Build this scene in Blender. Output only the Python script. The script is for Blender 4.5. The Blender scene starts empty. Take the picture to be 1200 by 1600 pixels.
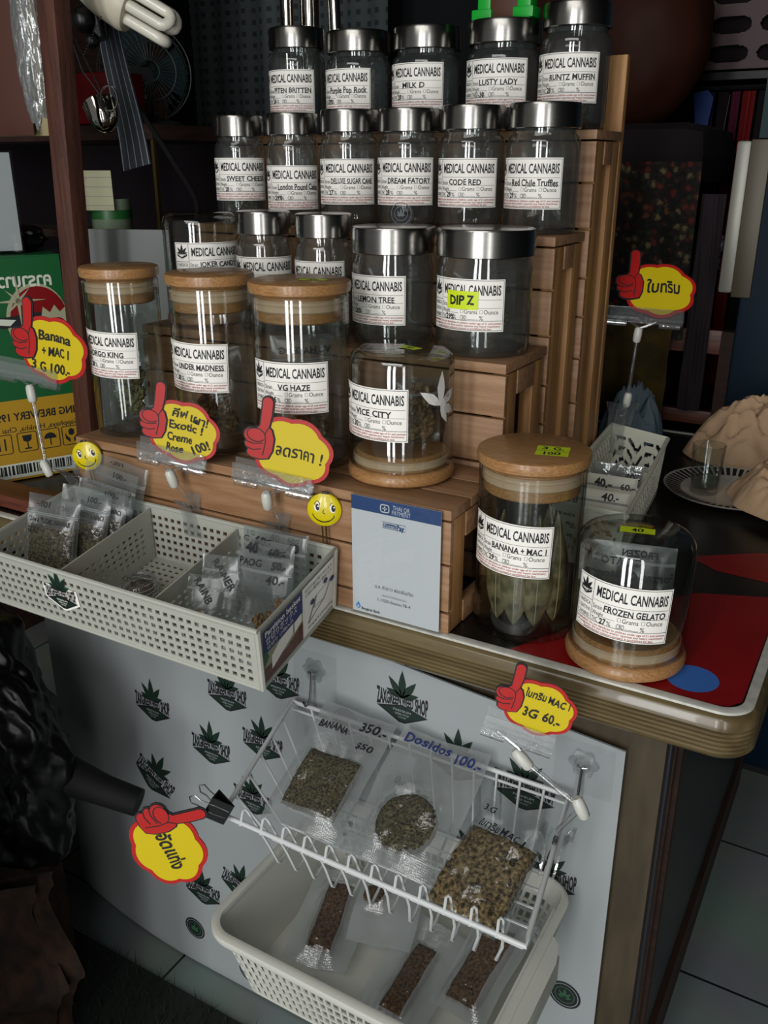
import bpy, bmesh, math, random
from math import sin, cos, pi, radians, sqrt, atan2, hypot
from mathutils import Vector, Matrix, Euler, noise

# ------------------------------------------------------------------ camera, light, exposure
SC = bpy.context.scene
COL = SC.collection
T = 0.80                                    # height of the counter top above the floor
CAMPOS = Vector((0.0, -0.8237, 0.51 + T))
cd = bpy.data.cameras.new('camera')
cam = bpy.data.objects.new('camera', cd)
COL.objects.link(cam)
cam.location = CAMPOS
cam.rotation_euler = (radians(90 - 21.2), 0, radians(30))
cd.sensor_fit = 'VERTICAL'
cd.sensor_height = 36.0
cd.lens = 36.0 * 1390 / 1600
cd.clip_start = 0.02
SC.camera = cam

SC.view_settings.view_transform = 'Standard'
SC.view_settings.look = 'None'
SC.view_settings.gamma = 1
SC.view_settings.use_curve_mapping = False
SC.view_settings.exposure = 0.16
SC.cycles.max_bounces = 10
SC.cycles.transparent_max_bounces = 40
SC.cycles.use_denoising = True
SC.cycles.caustics_reflective = False
SC.cycles.caustics_refractive = False

W = bpy.data.worlds.new('world')
SC.world = W
W.use_nodes = True
W.node_tree.nodes['Background'].inputs[0].default_value = (0.80, 0.80, 0.78, 1)
W.node_tree.nodes['Background'].inputs[1].default_value = 0.16

def area_light(name, loc, target, sx, sy, power, col):
    l = bpy.data.lights.new(name, 'AREA')
    l.shape = 'RECTANGLE'; l.size = sx; l.size_y = sy; l.energy = power; l.color = col
    o = bpy.data.objects.new(name, l)
    COL.objects.link(o)
    o.location = loc
    d = Vector(target) - Vector(loc)
    o.rotation_euler = d.to_track_quat('-Z', 'Y').to_euler()
    return o

# daylight through the open shop front behind the camera: two tall bays between door posts, and the sky above
area_light('daylight_bay', (-0.42, -3.2, 1.40), (-0.5, 0.1, 1.15), 0.36, 2.6, 36, (0.98, 0.99, 1.0))
area_light('daylight_bay', (0.22, -3.1, 1.40), (-0.5, 0.1, 1.15), 0.30, 2.6, 26, (0.98, 0.99, 1.0))
area_light('daylight_bay', (1.35, -2.7, 1.40), (-0.5, 0.1, 1.15), 0.30, 2.6, 16, (0.98, 0.99, 1.0))
area_light('daylight_sky', (-0.3, -2.3, 3.1), (-0.5, 0.1, 1.0), 2.4, 0.9, 26, (1.0, 0.985, 0.95))

# ------------------------------------------------------------------ materials
def lin(h):
    h = h.lstrip('#')
    out = []
    for i in (0, 2, 4):
        c = int(h[i:i + 2], 16) / 255
        out.append(c / 12.92 if c <= 0.04045 else ((c + 0.055) / 1.055) ** 2.4)
    return (*out, 1)

MATS = {}
def mat(name, col, rough=0.5, metal=0.0, noise_amt=0.0, nscale=30, bump=0.0, bscale=200, stretch=(1, 1, 1), coat=0.0, col2=None, spec=0.5, sss=0.0, detail=4, lo=0.35, hi=0.65):
    m = bpy.data.materials.new(name)
    m.use_nodes = True
    nt = m.node_tree
    b = nt.nodes['Principled BSDF']
    c = lin(col) if isinstance(col, str) else col
    b.inputs['Base Color'].default_value = c
    b.inputs['Roughness'].default_value = rough
    b.inputs['Metallic'].default_value = metal
    b.inputs['Specular IOR Level'].default_value = spec
    b.inputs['Coat Weight'].default_value = coat
    if sss: 
        b.inputs['Subsurface Weight'].default_value = sss
        b.inputs['Subsurface Radius'].default_value = (0.004, 0.004, 0.004)
    if noise_amt or bump or col2:
        tc = nt.nodes.new('ShaderNodeTexCoord')
        mp = nt.nodes.new('ShaderNodeMapping')
        mp.inputs['Scale'].default_value = stretch
        nt.links.new(tc.outputs['Object'], mp.inputs[0])
    if noise_amt or col2:
        n = nt.nodes.new('ShaderNodeTexNoise')
        n.inputs['Scale'].default_value = nscale
        n.inputs['Detail'].default_value = detail
        nt.links.new(mp.outputs[0], n.inputs['Vector'])
        r = nt.nodes.new('ShaderNodeValToRGB')
        c2 = lin(col2) if col2 else tuple(x * (1 - noise_amt) for x in c[:3]) + (1,)
        r.color_ramp.elements[0].color = c2
        r.color_ramp.elements[1].color = c
        r.color_ramp.elements[0].position = lo
        r.color_ramp.elements[1].position = hi
        nt.links.new(n.outputs['Fac'], r.inputs[0])
        nt.links.new(r.outputs[0], b.inputs['Base Color'])
    if bump:
        n2 = nt.nodes.new('ShaderNodeTexNoise')
        n2.inputs['Scale'].default_value = bscale
        n2.inputs['Detail'].default_value = 3
        nt.links.new(mp.outputs[0], n2.inputs['Vector'])
        bp = nt.nodes.new('ShaderNodeBump')
        bp.inputs['Strength'].default_value = bump
        bp.inputs['Distance'].default_value = 0.002
        nt.links.new(n2.outputs['Fac'], bp.inputs['Height'])
        nt.links.new(bp.outputs[0], b.inputs['Normal'])
    MATS[name] = m
    return m

def clear(name, tint=(0.95, 0.96, 0.95), edge=(0.45, 0.5, 0.48), gloss=0.02, milk=0.0, milkcol=(0.75, 0.78, 0.78), f0=0.045, bump=0.0, bscale=60, grid=0.0, edge_pos=0.72):
    """thin clear sheet: see-through, mirrored more at grazing angles, with an optional milky share"""
    m = bpy.data.materials.new(name)
    m.use_nodes = True
    nt = m.node_tree
    nt.nodes.clear()
    N = nt.nodes.new
    L = nt.links.new
    out = N('ShaderNodeOutputMaterial')
    lw = N('ShaderNodeLayerWeight'); lw.inputs[0].default_value = 0.5
    ramp = N('ShaderNodeValToRGB')
    ramp.color_ramp.elements[0].color = (*tint, 1); ramp.color_ramp.elements[0].position = edge_pos
    ramp.color_ramp.elements[1].color = (*edge, 1); ramp.color_ramp.elements[1].position = 1.0
    L(lw.outputs['Facing'], ramp.inputs[0])
    tr = N('ShaderNodeBsdfTransparent'); L(ramp.outputs[0], tr.inputs[0])
    gl = N('ShaderNodeBsdfGlossy'); gl.inputs['Roughness'].default_value = gloss; gl.inputs[0].default_value = (1, 1, 1, 1)
    pw = N('ShaderNodeMath'); pw.operation = 'POWER'; pw.inputs[1].default_value = 4.5; L(lw.outputs['Facing'], pw.inputs[0])
    ma = N('ShaderNodeMath'); ma.operation = 'MULTIPLY_ADD'; ma.inputs[1].default_value = 0.55; ma.inputs[2].default_value = f0; L(pw.outputs[0], ma.inputs[0])
    mx = N('ShaderNodeMixShader'); L(ma.outputs[0], mx.inputs[0])
    base = tr
    if milk:
        df = N('ShaderNodeBsdfDiffuse'); df.inputs[0].default_value = (*milkcol, 1)
        tl = N('ShaderNodeBsdfTranslucent'); tl.inputs[0].default_value = (*milkcol, 1)
        ad = N('ShaderNodeMixShader'); ad.inputs[0].default_value = 0.4; L(df.outputs[0], ad.inputs[1]); L(tl.outputs[0], ad.inputs[2])
        mm = N('ShaderNodeMixShader'); mm.inputs[0].default_value = milk; L(tr.outputs[0], mm.inputs[1]); L(ad.outputs[0], mm.inputs[2])
        base = mm
    L(base.outputs[0], mx.inputs[1]); L(gl.outputs[0], mx.inputs[2])
    if bump or grid:
        tc = N('ShaderNodeTexCoord')
        bp = N('ShaderNodeBump'); bp.inputs['Strength'].default_value = bump or grid; bp.inputs['Distance'].default_value = 0.003
        if bump:
            n = N('ShaderNodeTexNoise'); n.inputs['Scale'].default_value = bscale; n.inputs['Detail'].default_value = 2; n.inputs['Distortion'].default_value = 0.6
            L(tc.outputs['Object'], n.inputs['Vector']); L(n.outputs['Fac'], bp.inputs['Height'])
        if grid:
            ck = N('ShaderNodeTexVoronoi'); ck.inputs['Scale'].default_value = 420; ck.inputs['Randomness'].default_value = 0.1
            L(tc.outputs['Object'], ck.inputs['Vector'])
            if bump:
                ad2 = N('ShaderNodeMath'); ad2.operation = 'MULTIPLY_ADD'; ad2.inputs[1].default_value = 0.15
                L(ck.outputs['Distance'], ad2.inputs[0]); L(n.outputs['Fac'], ad2.inputs[2]); L(ad2.outputs[0], bp.inputs['Height'])
            else:
                L(ck.outputs['Distance'], bp.inputs['Height'])
        L(bp.outputs[0], gl.inputs['Normal'])
    L(mx.outputs[0], out.inputs[0])
    MATS[name] = m
    return m

clear('glass', gloss=0.02, f0=0.06, tint=(0.90, 0.92, 0.91), edge=(0.30, 0.34, 0.32), edge_pos=0.6)
clear('glass_thick', gloss=0.025, f0=0.07, tint=(0.84, 0.86, 0.85), edge=(0.26, 0.30, 0.28), edge_pos=0.55, milk=0.03)  # milky share stands in for hazy daylight reflections on the jars
clear('glass_base', gloss=0.02, f0=0.05, tint=(0.80, 0.83, 0.81), edge=(0.4, 0.44, 0.42))
clear('acrylic', gloss=0.06, f0=0.13, tint=(0.975, 0.985, 0.985), edge=(0.40, 0.43, 0.43), milk=0.07, bump=0.15, bscale=90, edge_pos=0.35)
clear('acrylic_plain', gloss=0.03, f0=0.022, tint=(0.992, 0.995, 0.995), edge=(0.7, 0.73, 0.73))
clear('acrylic_rod', gloss=0.04, f0=0.12, tint=(0.96, 0.97, 0.97), edge=(0.35, 0.38, 0.38), milk=0.05, edge_pos=0.3)
clear('poly', gloss=0.22, f0=0.05, tint=(0.88, 0.90, 0.90), edge=(0.6, 0.62, 0.62), milk=0.075, bump=0.22, bscale=32, edge_pos=0.5)
clear('poly_zip', gloss=0.15, f0=0.12, tint=(0.8, 0.82, 0.82), edge=(0.6, 0.62, 0.62), milk=0.35, bump=0.3, bscale=120)
clear('vacuum', gloss=0.16, f0=0.08, tint=(0.86, 0.88, 0.88), edge=(0.6, 0.62, 0.62), milk=0.26, bump=0.55, bscale=30, grid=0.2, edge_pos=0.5)
clear('vacuum_milky', gloss=0.14, f0=0.09, tint=(0.84, 0.86, 0.86), edge=(0.6, 0.62, 0.62), milk=0.34, bump=0.7, bscale=26, grid=0.2, edge_pos=0.5)
clear('vacuum_tight', gloss=0.16, f0=0.05, tint=(0.96, 0.97, 0.97), edge=(0.7, 0.72, 0.72), milk=0.015, bump=0.6, bscale=90, edge_pos=0.6)
clear('poly_heavy', gloss=0.12, f0=0.12, tint=(0.7, 0.72, 0.72), edge=(0.5, 0.52, 0.52), milk=0.25, bump=1.0, bscale=55)
mat('silicone', '#c4aa8c', 0.25, sss=0.2)
mat('decal_white', '#d9d8d2', 0.6)
mat('steel', '#9b9994', 0.22, 1.0, 0.10, 25, stretch=(1, 1, 14))
mat('chrome', '#c9c4bb', 0.08, 1.0)
mat('wire_steel', '#8c8c8c', 0.25, 1.0)
mat('bamboo', '#ab8052', 0.40, 0, col2='#8f653a', nscale=60, stretch=(1, 9, 9), bump=0.1, bscale=150, coat=0.15)
mat('pine', '#a58060', 0.55, 0, col2='#865f3c', nscale=9, stretch=(1.2, 14, 14), bump=0.25, bscale=60, detail=8, lo=0.3, hi=0.75)
mat('pine_upright', '#b88a58', 0.55, 0, col2='#986935', nscale=9, stretch=(14, 14, 1.2), bump=0.25, bscale=60, detail=8, lo=0.3, hi=0.75)
mat('redwood', '#5e3425', 0.55, 0, col2='#3a1c13', nscale=9, stretch=(16, 16, 1.0), bump=0.4, bscale=70, detail=7, lo=0.3, hi=0.75)
mat('redwood_flat', '#6b3a2a', 0.45, 0, col2='#482318', nscale=9, stretch=(1.0, 14, 14), detail=7)
mat('paper', '#f6f3ea', 0.6)
mat('ink', '#15161a', 0.6)
mat('sign_sheet', '#bcc1c3', 0.5)
mat('ink_red', '#a33038', 0.6)
mat('ink_blue', '#23306a', 0.6)
mat('ink_grey', '#6d7176', 0.6)
mat('ink_green', '#2c5a3c', 0.55)
mat('ink_green_dark', '#12291f', 0.55)
mat('navy', '#24406e', 0.5)
mat('neon', '#cfe61c', 0.55)
mat('card_yellow', '#cdb602', 0.5)
mat('card_red', '#b01a17', 0.45)
mat('card_dark', '#6d1512', 0.5)
mat('smiley_yellow', '#d6c204', 0.3, coat=0.4)
mat('basket_white', '#b0b1a6', 0.4, 0, 0.05, 40)
mat('basket_cream', '#d9d8c6', 0.42)
mat('wire_white', '#c9cccb', 0.35)
mat('white_plastic', '#c6c6bc', 0.3, sss=0.1)
mat('sheet_white', '#9a9fa0', 0.42, 0, 0.04, 6)
mat('herb', '#665d42', 0.85, 0, col2='#1c170e', nscale=330, bump=1.0, bscale=330, detail=6, lo=0.36, hi=0.68)
mat('herb_brown', '#664a2e', 0.85, 0, col2='#22150a', nscale=300, bump=1.0, bscale=300, detail=6, lo=0.36, hi=0.68)
mat('herb_trim', '#82704c', 0.85, 0, col2='#2a200f', nscale=230, bump=1.0, bscale=230, detail=5, lo=0.38, hi=0.64)
mat('bud', '#7c7a4e', 0.9, 0, col2='#3b331c', nscale=210, bump=0.9, bscale=300, detail=4, lo=0.38, hi=0.62)
mat('bud_brown', '#8d7350', 0.9, 0, col2='#4a3620', nscale=210, bump=0.9, bscale=300, detail=4, lo=0.38, hi=0.62)
mat('leaf_pouch', '#857b58', 0.35, 0, col2='#3f3823', nscale=55, bump=0.3, bscale=120, coat=0.3)
mat('edge_brown', '#6f6142', 0.28, 0, col2='#57492f', nscale=14, stretch=(0.6, 5, 5), coat=0.3)
mat('trim_metal', '#d2d1c6', 0.35, 0.1, 0.22, 60)
mat('top_black', '#15110f', 0.35, 0, 0.3, 12)
mat('top_red', '#8f0c12', 0.4, 0, 0.15, 20)
mat('top_blue', '#3f74c4', 0.45)
mat('board_brown', '#463b29', 0.5, 0, col2='#372d1e', nscale=10, stretch=(6, 6, 1))
mat('board_dark', '#23252f', 0.35, 0, col2='#2e2420', nscale=14, stretch=(5, 5, 0.5))
mat('black_plastic', '#0d0d0f', 0.35)
mat('black_bag', '#040405', 0.33, bump=0.35, bscale=16, spec=0.22)
mat('black_rubber', '#050506', 0.75, spec=0.25)
mat('brown_fabric', '#3a2210', 0.9, 0, col2='#160c05', nscale=18, stretch=(3, 3, 1), bump=0.5, bscale=300)
mat('grass_mat', '#0f1710', 0.9)
mat('carton_green', '#0a5729', 0.5)
mat('carton_yellow', '#b08718', 0.55)
mat('carton_white', '#cfd4c4', 0.55)
mat('beige_cloth', '#bd9c7a', 0.9, 0, 0.12, 30, bump=0.3, bscale=400)
mat('greyblue_cloth', '#5f7078', 0.9, bump=0.3, bscale=400)
mat('yellow_cloth', '#54400a', 0.9, 0, col2='#33290a', nscale=22)
mat('plate_white', '#b9b2a6', 0.25, coat=0.4)
mat('dark_wood', '#3a2014', 0.75, 0, col2='#26140c', nscale=8, stretch=(2, 2, 12))
mat('brown_leather', '#3c1e14', 0.6, bump=0.3, bscale=25, spec=0.2)
mat('blue_panel', '#021a28', 0.5, 0, 0.1, 4, spec=0.2)
mat('teal_frame', '#26383a', 0.6, spec=0.2)
mat('aluminium', '#86857a', 0.4, 0.3)
mat('aluminium_bronze', '#4a4230', 0.45, 0.2)
mat('mauve_plastic', '#6e5458', 0.5)
mat('dark_cloth', '#1b1118', 0.9)
mat('red_cloth', '#8a1515', 0.8)
mat('magenta_cloth', '#5f1034', 0.8)
mat('purple_cloth', '#2a1c30', 0.85)
mat('blue_paper', '#2450a6', 0.5)
mat('manila', '#a99a72', 0.7)
mat('folder_brown', '#4a2310', 0.6)
mat('cream_card', '#a3a182', 0.7)
mat('grey_board', '#6c706d', 0.6)
mat('tin_green', '#1f5a26', 0.4)
mat('tin_pale', '#6f7f68', 0.4)
mat('red_plastic', '#7e0c10', 0.4)
mat('strap_grey', '#2b3036', 0.7)
mat('strap_line', '#7d838a', 0.7)
mat('lamp_cream', '#cfc7b0', 0.4)
mat('lamp_tube', '#dcd8c8', 0.25, coat=0.3)
mat('green_plastic', '#08a32c', 0.35)
mat('fan_grey', '#3c4242', 0.5)
mat('wall_dark', '#262b2d', 0.9)
mat('ceiling_dark', '#101010', 0.9)
mat('brass', '#8f7b48', 0.3, 0.9)

def pattern_mat(name, maker, rough=0.8):
    m = bpy.data.materials.new(name)
    m.use_nodes = True
    nt = m.node_tree
    b = nt.nodes['Principled BSDF']
    b.inputs['Roughness'].default_value = rough
    tc = nt.nodes.new('ShaderNodeTexCoord')
    maker(nt, tc.outputs['Object'], b)
    MATS[name] = m

def tiles(nt, vec, b):
    k = nt.nodes.new('ShaderNodeTexBrick')
    k.offset = 0.0
    k.inputs['Scale'].default_value = 1
    k.inputs['Brick Width'].default_value = 0.372
    k.inputs['Row Height'].default_value = 0.372
    k.inputs['Mortar Size'].default_value = 0.0025
    k.inputs['Color1'].default_value = lin('#838d88')
    k.inputs['Color2'].default_value = lin('#7d8682')
    k.inputs['Mortar'].default_value = lin('#1c1f1f')
    mp = nt.nodes.new('ShaderNodeMapping')
    mp.inputs['Location'].default_value = (0.16, -0.068, 0)
    nt.links.new(vec, mp.inputs[0]); nt.links.new(mp.outputs[0], k.inputs['Vector'])
    n = nt.nodes.new('ShaderNodeTexNoise'); n.inputs['Scale'].default_value = 5; n.inputs['Detail'].default_value = 6
    nt.links.new(vec, n.inputs['Vector'])
    mx = nt.nodes.new('ShaderNodeMix'); mx.data_type = 'RGBA'; mx.blend_type = 'MULTIPLY'; mx.inputs[0].default_value = 0.5
    nt.links.new(k.outputs['Color'], mx.inputs[6]); nt.links.new(n.outputs['Color'], mx.inputs[7])
    nt.links.new(mx.outputs[2], b.inputs['Base Color'])
    b.inputs['Roughness'].default_value = 0.35
pattern_mat('floor_tiles', tiles, 0.35)

def gridcloth(nt, vec, b):
    k = nt.nodes.new('ShaderNodeTexBrick')
    k.offset = 0.0
    k.inputs['Scale'].default_value = 1
    k.inputs['Brick Width'].default_value = 0.046
    k.inputs['Row Height'].default_value = 0.046
    k.inputs['Mortar Size'].default_value = 0.014
    k.inputs['Color1'].default_value = lin('#4a5152')
    k.inputs['Color2'].default_value = lin('#464c4d')
    k.inputs['Mortar'].default_value = lin('#6d7677')
    mp = nt.nodes.new('ShaderNodeMapping'); mp.inputs['Rotation'].default_value = (radians(90), 0, 0)
    nt.links.new(vec, mp.inputs[0]); nt.links.new(mp.outputs[0], k.inputs['Vector'])
    nt.links.new(k.outputs['Color'], b.inputs['Base Color'])
pattern_mat('grid_cloth', gridcloth, 0.9)

def floral(nt, vec, b):
    v = nt.nodes.new('ShaderNodeTexVoronoi'); v.inputs['Scale'].default_value = 72
    w = nt.nodes.new('ShaderNodeTexNoise'); w.inputs['Scale'].default_value = 160
    ad = nt.nodes.new('ShaderNodeVectorMath'); ad.operation = 'MULTIPLY_ADD'; ad.inputs[1].default_value = (0.012, 0.012, 0.012)
    nt.links.new(vec, w.inputs['Vector']); nt.links.new(w.outputs['Color'], ad.inputs[0]); nt.links.new(vec, ad.inputs[2])
    nt.links.new(ad.outputs[0], v.inputs['Vector'])
    h = nt.nodes.new('ShaderNodeValToRGB'); h.color_ramp.interpolation = 'CONSTANT'
    e = h.color_ramp.elements
    e[0].position = 0.0; e[0].color = lin('#1a130c'); e[1].position = 0.40; e[1].color = lin('#52190f')
    for p_, c_ in ((0.58, '#64583a'), (0.70, '#222617'), (0.84, '#553216')):
        x = e.new(p_); x.color = lin(c_)
    sp = nt.nodes.new('ShaderNodeSeparateColor'); nt.links.new(v.outputs['Color'], sp.inputs[0]); nt.links.new(sp.outputs[0], h.inputs[0])
    r = nt.nodes.new('ShaderNodeValToRGB'); r.color_ramp.elements[0].position = 0.25; r.color_ramp.elements[0].color = (1, 1, 1, 1)
    r.color_ramp.elements[1].position = 0.55; r.color_ramp.elements[1].color = (0.12, 0.10, 0.08, 1)
    nt.links.new(v.outputs['Distance'], r.inputs[0])
    mx = nt.nodes.new('ShaderNodeMix'); mx.data_type = 'RGBA'; mx.blend_type = 'MULTIPLY'; mx.inputs[0].default_value = 1
    nt.links.new(h.outputs[0], mx.inputs[6]); nt.links.new(r.outputs[0], mx.inputs[7])
    nt.links.new(mx.outputs[2], b.inputs['Base Color'])
pattern_mat('floral', floral, 0.9)

# ------------------------------------------------------------------ mesh building
class MB:
    def __init__(s):
        s.v = []; s.f = []; s.m = []; s.sm = []
    def add(s, vs, fs, mi=0, smooth=True):
        o = len(s.v)
        s.v.extend(Vector(x) for x in vs)
        for f in fs:
            s.f.append(tuple(o + i for i in f)); s.m.append(mi); s.sm.append(smooth)
    def box(s, c, d, mi=0, rot=None, bev=0.0):
        x, y, z = d[0] / 2, d[1] / 2, d[2] / 2
        if bev:
            bm = bmesh.new()
            bmesh.ops.create_cube(bm, size=1)
            bmesh.ops.scale(bm, vec=d, verts=bm.verts)
            bmesh.ops.bevel(bm, geom=bm.edges[:], offset=bev, segments=2, profile=0.6, affect='EDGES')
            vs = [v.co.copy() for v in bm.verts]
            fs = [[v.index for v in f.verts] for f in bm.faces]
            bm.free()
        else:
            vs = [Vector((a, b, e)) for a in (-x, x) for b in (-y, y) for e in (-z, z)]
            fs = [(0, 1, 3, 2), (4, 6, 7, 5), (0, 4, 5, 1), (2, 3, 7, 6), (0, 2, 6, 4), (1, 5, 7, 3)]
        R = rot if rot is not None else Matrix.Identity(3)
        s.add([R @ v + Vector(c) for v in vs], fs, mi, bool(bev))
    def lathe(s, prof, c=(0, 0, 0), n=40, mi=0, R=None):
        """prof: list of (radius, z); closed by fans where the radius is 0"""
        c = Vector(c); vs = []; rows = []
        for r, z in prof:
            if r < 1e-6:
                rows.append([len(vs)]); vs.append(Vector((0, 0, z)))
            else:
                rows.append([len(vs) + i for i in range(n)])
                vs.extend(Vector((r * cos(2 * pi * i / n), r * sin(2 * pi * i / n), z)) for i in range(n))
        fs = []
        for a, b in zip(rows, rows[1:]):
            for i in range(n):
                j = (i + 1) % n
                if len(a) == 1 and len(b) == 1: continue
                if len(a) == 1: fs.append((a[0], b[j], b[i]))
                elif len(b) == 1: fs.append((a[i], a[j], b[0]))
                else: fs.append((a[i], a[j], b[j], b[i]))
        s.add([(R @ v if R else v) + c for v in vs], fs, mi)
    def tube(s, pts, r, n=8, mi=0, closed=False, cap=True):
        pts = [Vector(p) for p in pts]; m = len(pts); rings = []; vs = []; up = None
        for i, p in enumerate(pts):
            a = pts[(i - 1) % m] if closed or i else p
            b = pts[(i + 1) % m] if closed or i < m - 1 else p
            t = (b - a)
            t = t.normalized() if t.length > 1e-9 else Vector((0, 0, 1))
            if up is None:
                up = Vector((0, 0, 1)) if abs(t.z) < 0.9 else Vector((1, 0, 0))
            u = (up - t * up.dot(t))
            u = u.normalized() if u.length > 1e-6 else t.orthogonal().normalized()
            up = u; w = t.cross(u)
            rr = r[i] if isinstance(r, (list, tuple)) else r
            rings.append([len(vs) + k for k in range(n)])
            vs.extend(p + u * (rr * cos(2 * pi * k / n)) + w * (rr * sin(2 * pi * k / n)) for k in range(n))
        fs = []
        for i in range(m if closed else m - 1):
            A, B = rings[i], rings[(i + 1) % m]
            for k in range(n):
                fs.append((A[k], A[(k + 1) % n], B[(k + 1) % n], B[k]))
        if cap and not closed:
            fs.append(tuple(reversed(rings[0]))); fs.append(tuple(rings[-1]))
        s.add(vs, fs, mi)
    def prism(s, poly, t, M=None, mi=0, mi_side=None):
        """flat polygon in (x, z) extruded from y=0 (front) to y=t"""
        n = len(poly)
        vs = [Vector((x, 0, z)) for x, z in poly] + [Vector((x, t, z)) for x, z in poly]
        if M: vs = [M @ v for v in vs]
        s.add(vs, [tuple(range(n)), tuple(reversed(range(n, 2 * n)))], mi, False)
        o = len(s.v) - 2 * n
        for i in range(n):
            j = (i + 1) % n
            s.f.append((o + j, o + i, o + n + i, o + n + j)); s.m.append(mi if mi_side is None else mi_side); s.sm.append(False)
    def grid(s, P, nu, nv, mi=0, closed_u=False):
        vs = [P(i / nu, j / nv) for j in range(nv + 1) for i in range(nu + 1)]
        fs = [(j * (nu + 1) + i, j * (nu + 1) + i + 1, (j + 1) * (nu + 1) + i + 1, (j + 1) * (nu + 1) + i) for j in range(nv) for i in range(nu)]
        s.add(vs, fs, mi)
    def sheet(s, P, us, vs_, hole, off, mi=0):
        """perforated sheet with thickness: P(u,v) a point, off the thickness vector, hole(i,j) True where cell (i,j) is open"""
        nu, nv = len(us), len(vs_); off = Vector(off)
        A = [Vector(P(u, v)) for v in vs_ for u in us]
        V = A + [a + off for a in A]; k = nu * nv; F = []
        solid = lambda i, j: 0 <= i < nu - 1 and 0 <= j < nv - 1 and not hole(i, j)
        for j in range(nv - 1):
            for i in range(nu - 1):
                if not solid(i, j): continue
                a, b, c, d = j * nu + i, j * nu + i + 1, (j + 1) * nu + i + 1, (j + 1) * nu + i
                F.append((a, b, c, d)); F.append((k + d, k + c, k + b, k + a))
                for (p, q, di, dj) in ((a, b, 0, -1), (b, c, 1, 0), (c, d, 0, 1), (d, a, -1, 0)):
                    if not solid(i + di, j + dj): F.append((q, p, k + p, k + q))
        s.add(V, F, mi, False)
    def ico(s, c, r, sub=3, mi=0, amp=0.0, freq=3.0, seed=0.0, scale=(1, 1, 1), R=None, oct=3):
        bm = bmesh.new()
        bmesh.ops.create_icosphere(bm, subdivisions=sub, radius=1)
        sc = Vector(scale); vs = []
        for v in bm.verts:
            p = v.co.copy()
            d = 1.0
            if amp:
                d += amp * noise.fractal(p * freq + Vector((seed, seed * 1.7, -seed)), 1.0, 2.0, oct)
            q = Vector((p.x * sc.x, p.y * sc.y, p.z * sc.z)) * (r * d)
            if R: q = R @ q
            vs.append(q + Vector(c))
        fs = [[v.index for v in f.verts] for f in bm.faces]
        bm.free()
        s.add(vs, fs, mi)
    def build(s, name, mats, parent=None, loc=None, angle=40):
        me = bpy.data.meshes.new(name)
        me.from_pydata(s.v, [], s.f)
        if isinstance(mats, str): mats = [mats]
        for x in mats: me.materials.append(MATS[x])
        me.polygons.foreach_set('material_index', s.m)
        me.polygons.foreach_set('use_smooth', s.sm)
        me.update()
        if any(s.sm): me.set_sharp_from_angle(angle=radians(angle))
        o = bpy.data.objects.new(name, me)
        COL.objects.link(o)
        if parent is not None: o.parent = parent
        if loc is not None: o.location = loc
        return o

def tag(o, label=None, cat=None, group=None, kind=None):
    if label: o['label'] = label
    if cat: o['category'] = cat
    if group: o['group'] = group
    if kind: o['kind'] = kind
    return o

def empty(name, loc, label, cat, group=None, rot=None, M=None):
    o = bpy.data.objects.new(name, None)
    COL.objects.link(o)
    o.empty_display_size = 0.02
    o.location = loc
    if rot: o.rotation_euler = rot
    if M is not None: o.matrix_world = M
    return tag(o, label, cat, group)

def frame(c, right, up):
    """matrix with x along right and z along up, y pointing away from the viewer side"""
    r = Vector(right).normalized(); u = Vector(up); u = (u - r * u.dot(r)).normalized()
    y = u.cross(r)
    M = Matrix((r, y, u)).transposed().to_4x4()
    M.translation = Vector(c)
    return M

# ------------------------------------------------------------------ lettering
GL = {}
def glyphs(s, bold=0.0):
    k = (s, bold)
    if k not in GL:
        cu = bpy.data.curves.new('t', 'FONT')
        cu.body = s; cu.resolution_u = 2; cu.offset = bold; cu.align_x = 'LEFT'
        o = bpy.data.objects.new('t', cu)
        COL.objects.link(o)
        bpy.context.view_layer.update()
        me = bpy.data.meshes.new_from_object(o.evaluated_get(bpy.context.evaluated_depsgraph_get()))
        vs = [(v.co.x, v.co.y) for v in me.vertices]
        fs = []
        for p in me.polygons:
            ix = tuple(p.vertices)
            if p.normal.z < 0: ix = tuple(reversed(ix))
            fs.append(ix)
        bpy.data.objects.remove(o); bpy.data.curves.remove(cu); bpy.data.meshes.remove(me)
        xs = [v[0] for v in vs] or [0, 1]
        GL[k] = (vs, fs, min(xs), max(xs))
    return GL[k]

def text2d(s, x, y, size, w=None, bold=0.0, xs=1.0, align='C', ang=0.0, wob=0.0, seed=0, mirror=False, slant=0.0):
    """flat lettering: list of 2D points and faces; size is the cap height; w forces the width"""
    vs, fs, a, b = glyphs(s, bold)
    k = size / 0.7
    kx = k * xs
    if w: kx = w / max(b - a, 1e-6)
    L = (b - a) * kx
    ox = {'L': 0, 'C': -L / 2, 'R': -L}[align]
    ca, sa = cos(ang), sin(ang)
    out = []
    for vx, vy in vs:
        px = (vx - a) * kx + ox + slant * vy * k
        py = vy * k - size / 2
        if wob:
            px += wob * size * sin(px / size * 2.3 + seed * 1.7 + py / size)
            py += wob * size * sin(px / size * 1.7 + seed)
        if mirror: px = -px
        out.append((x + px * ca - py * sa, y + px * sa + py * ca))
    if mirror: fs = [tuple(reversed(f)) for f in fs]
    return out, fs

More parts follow.
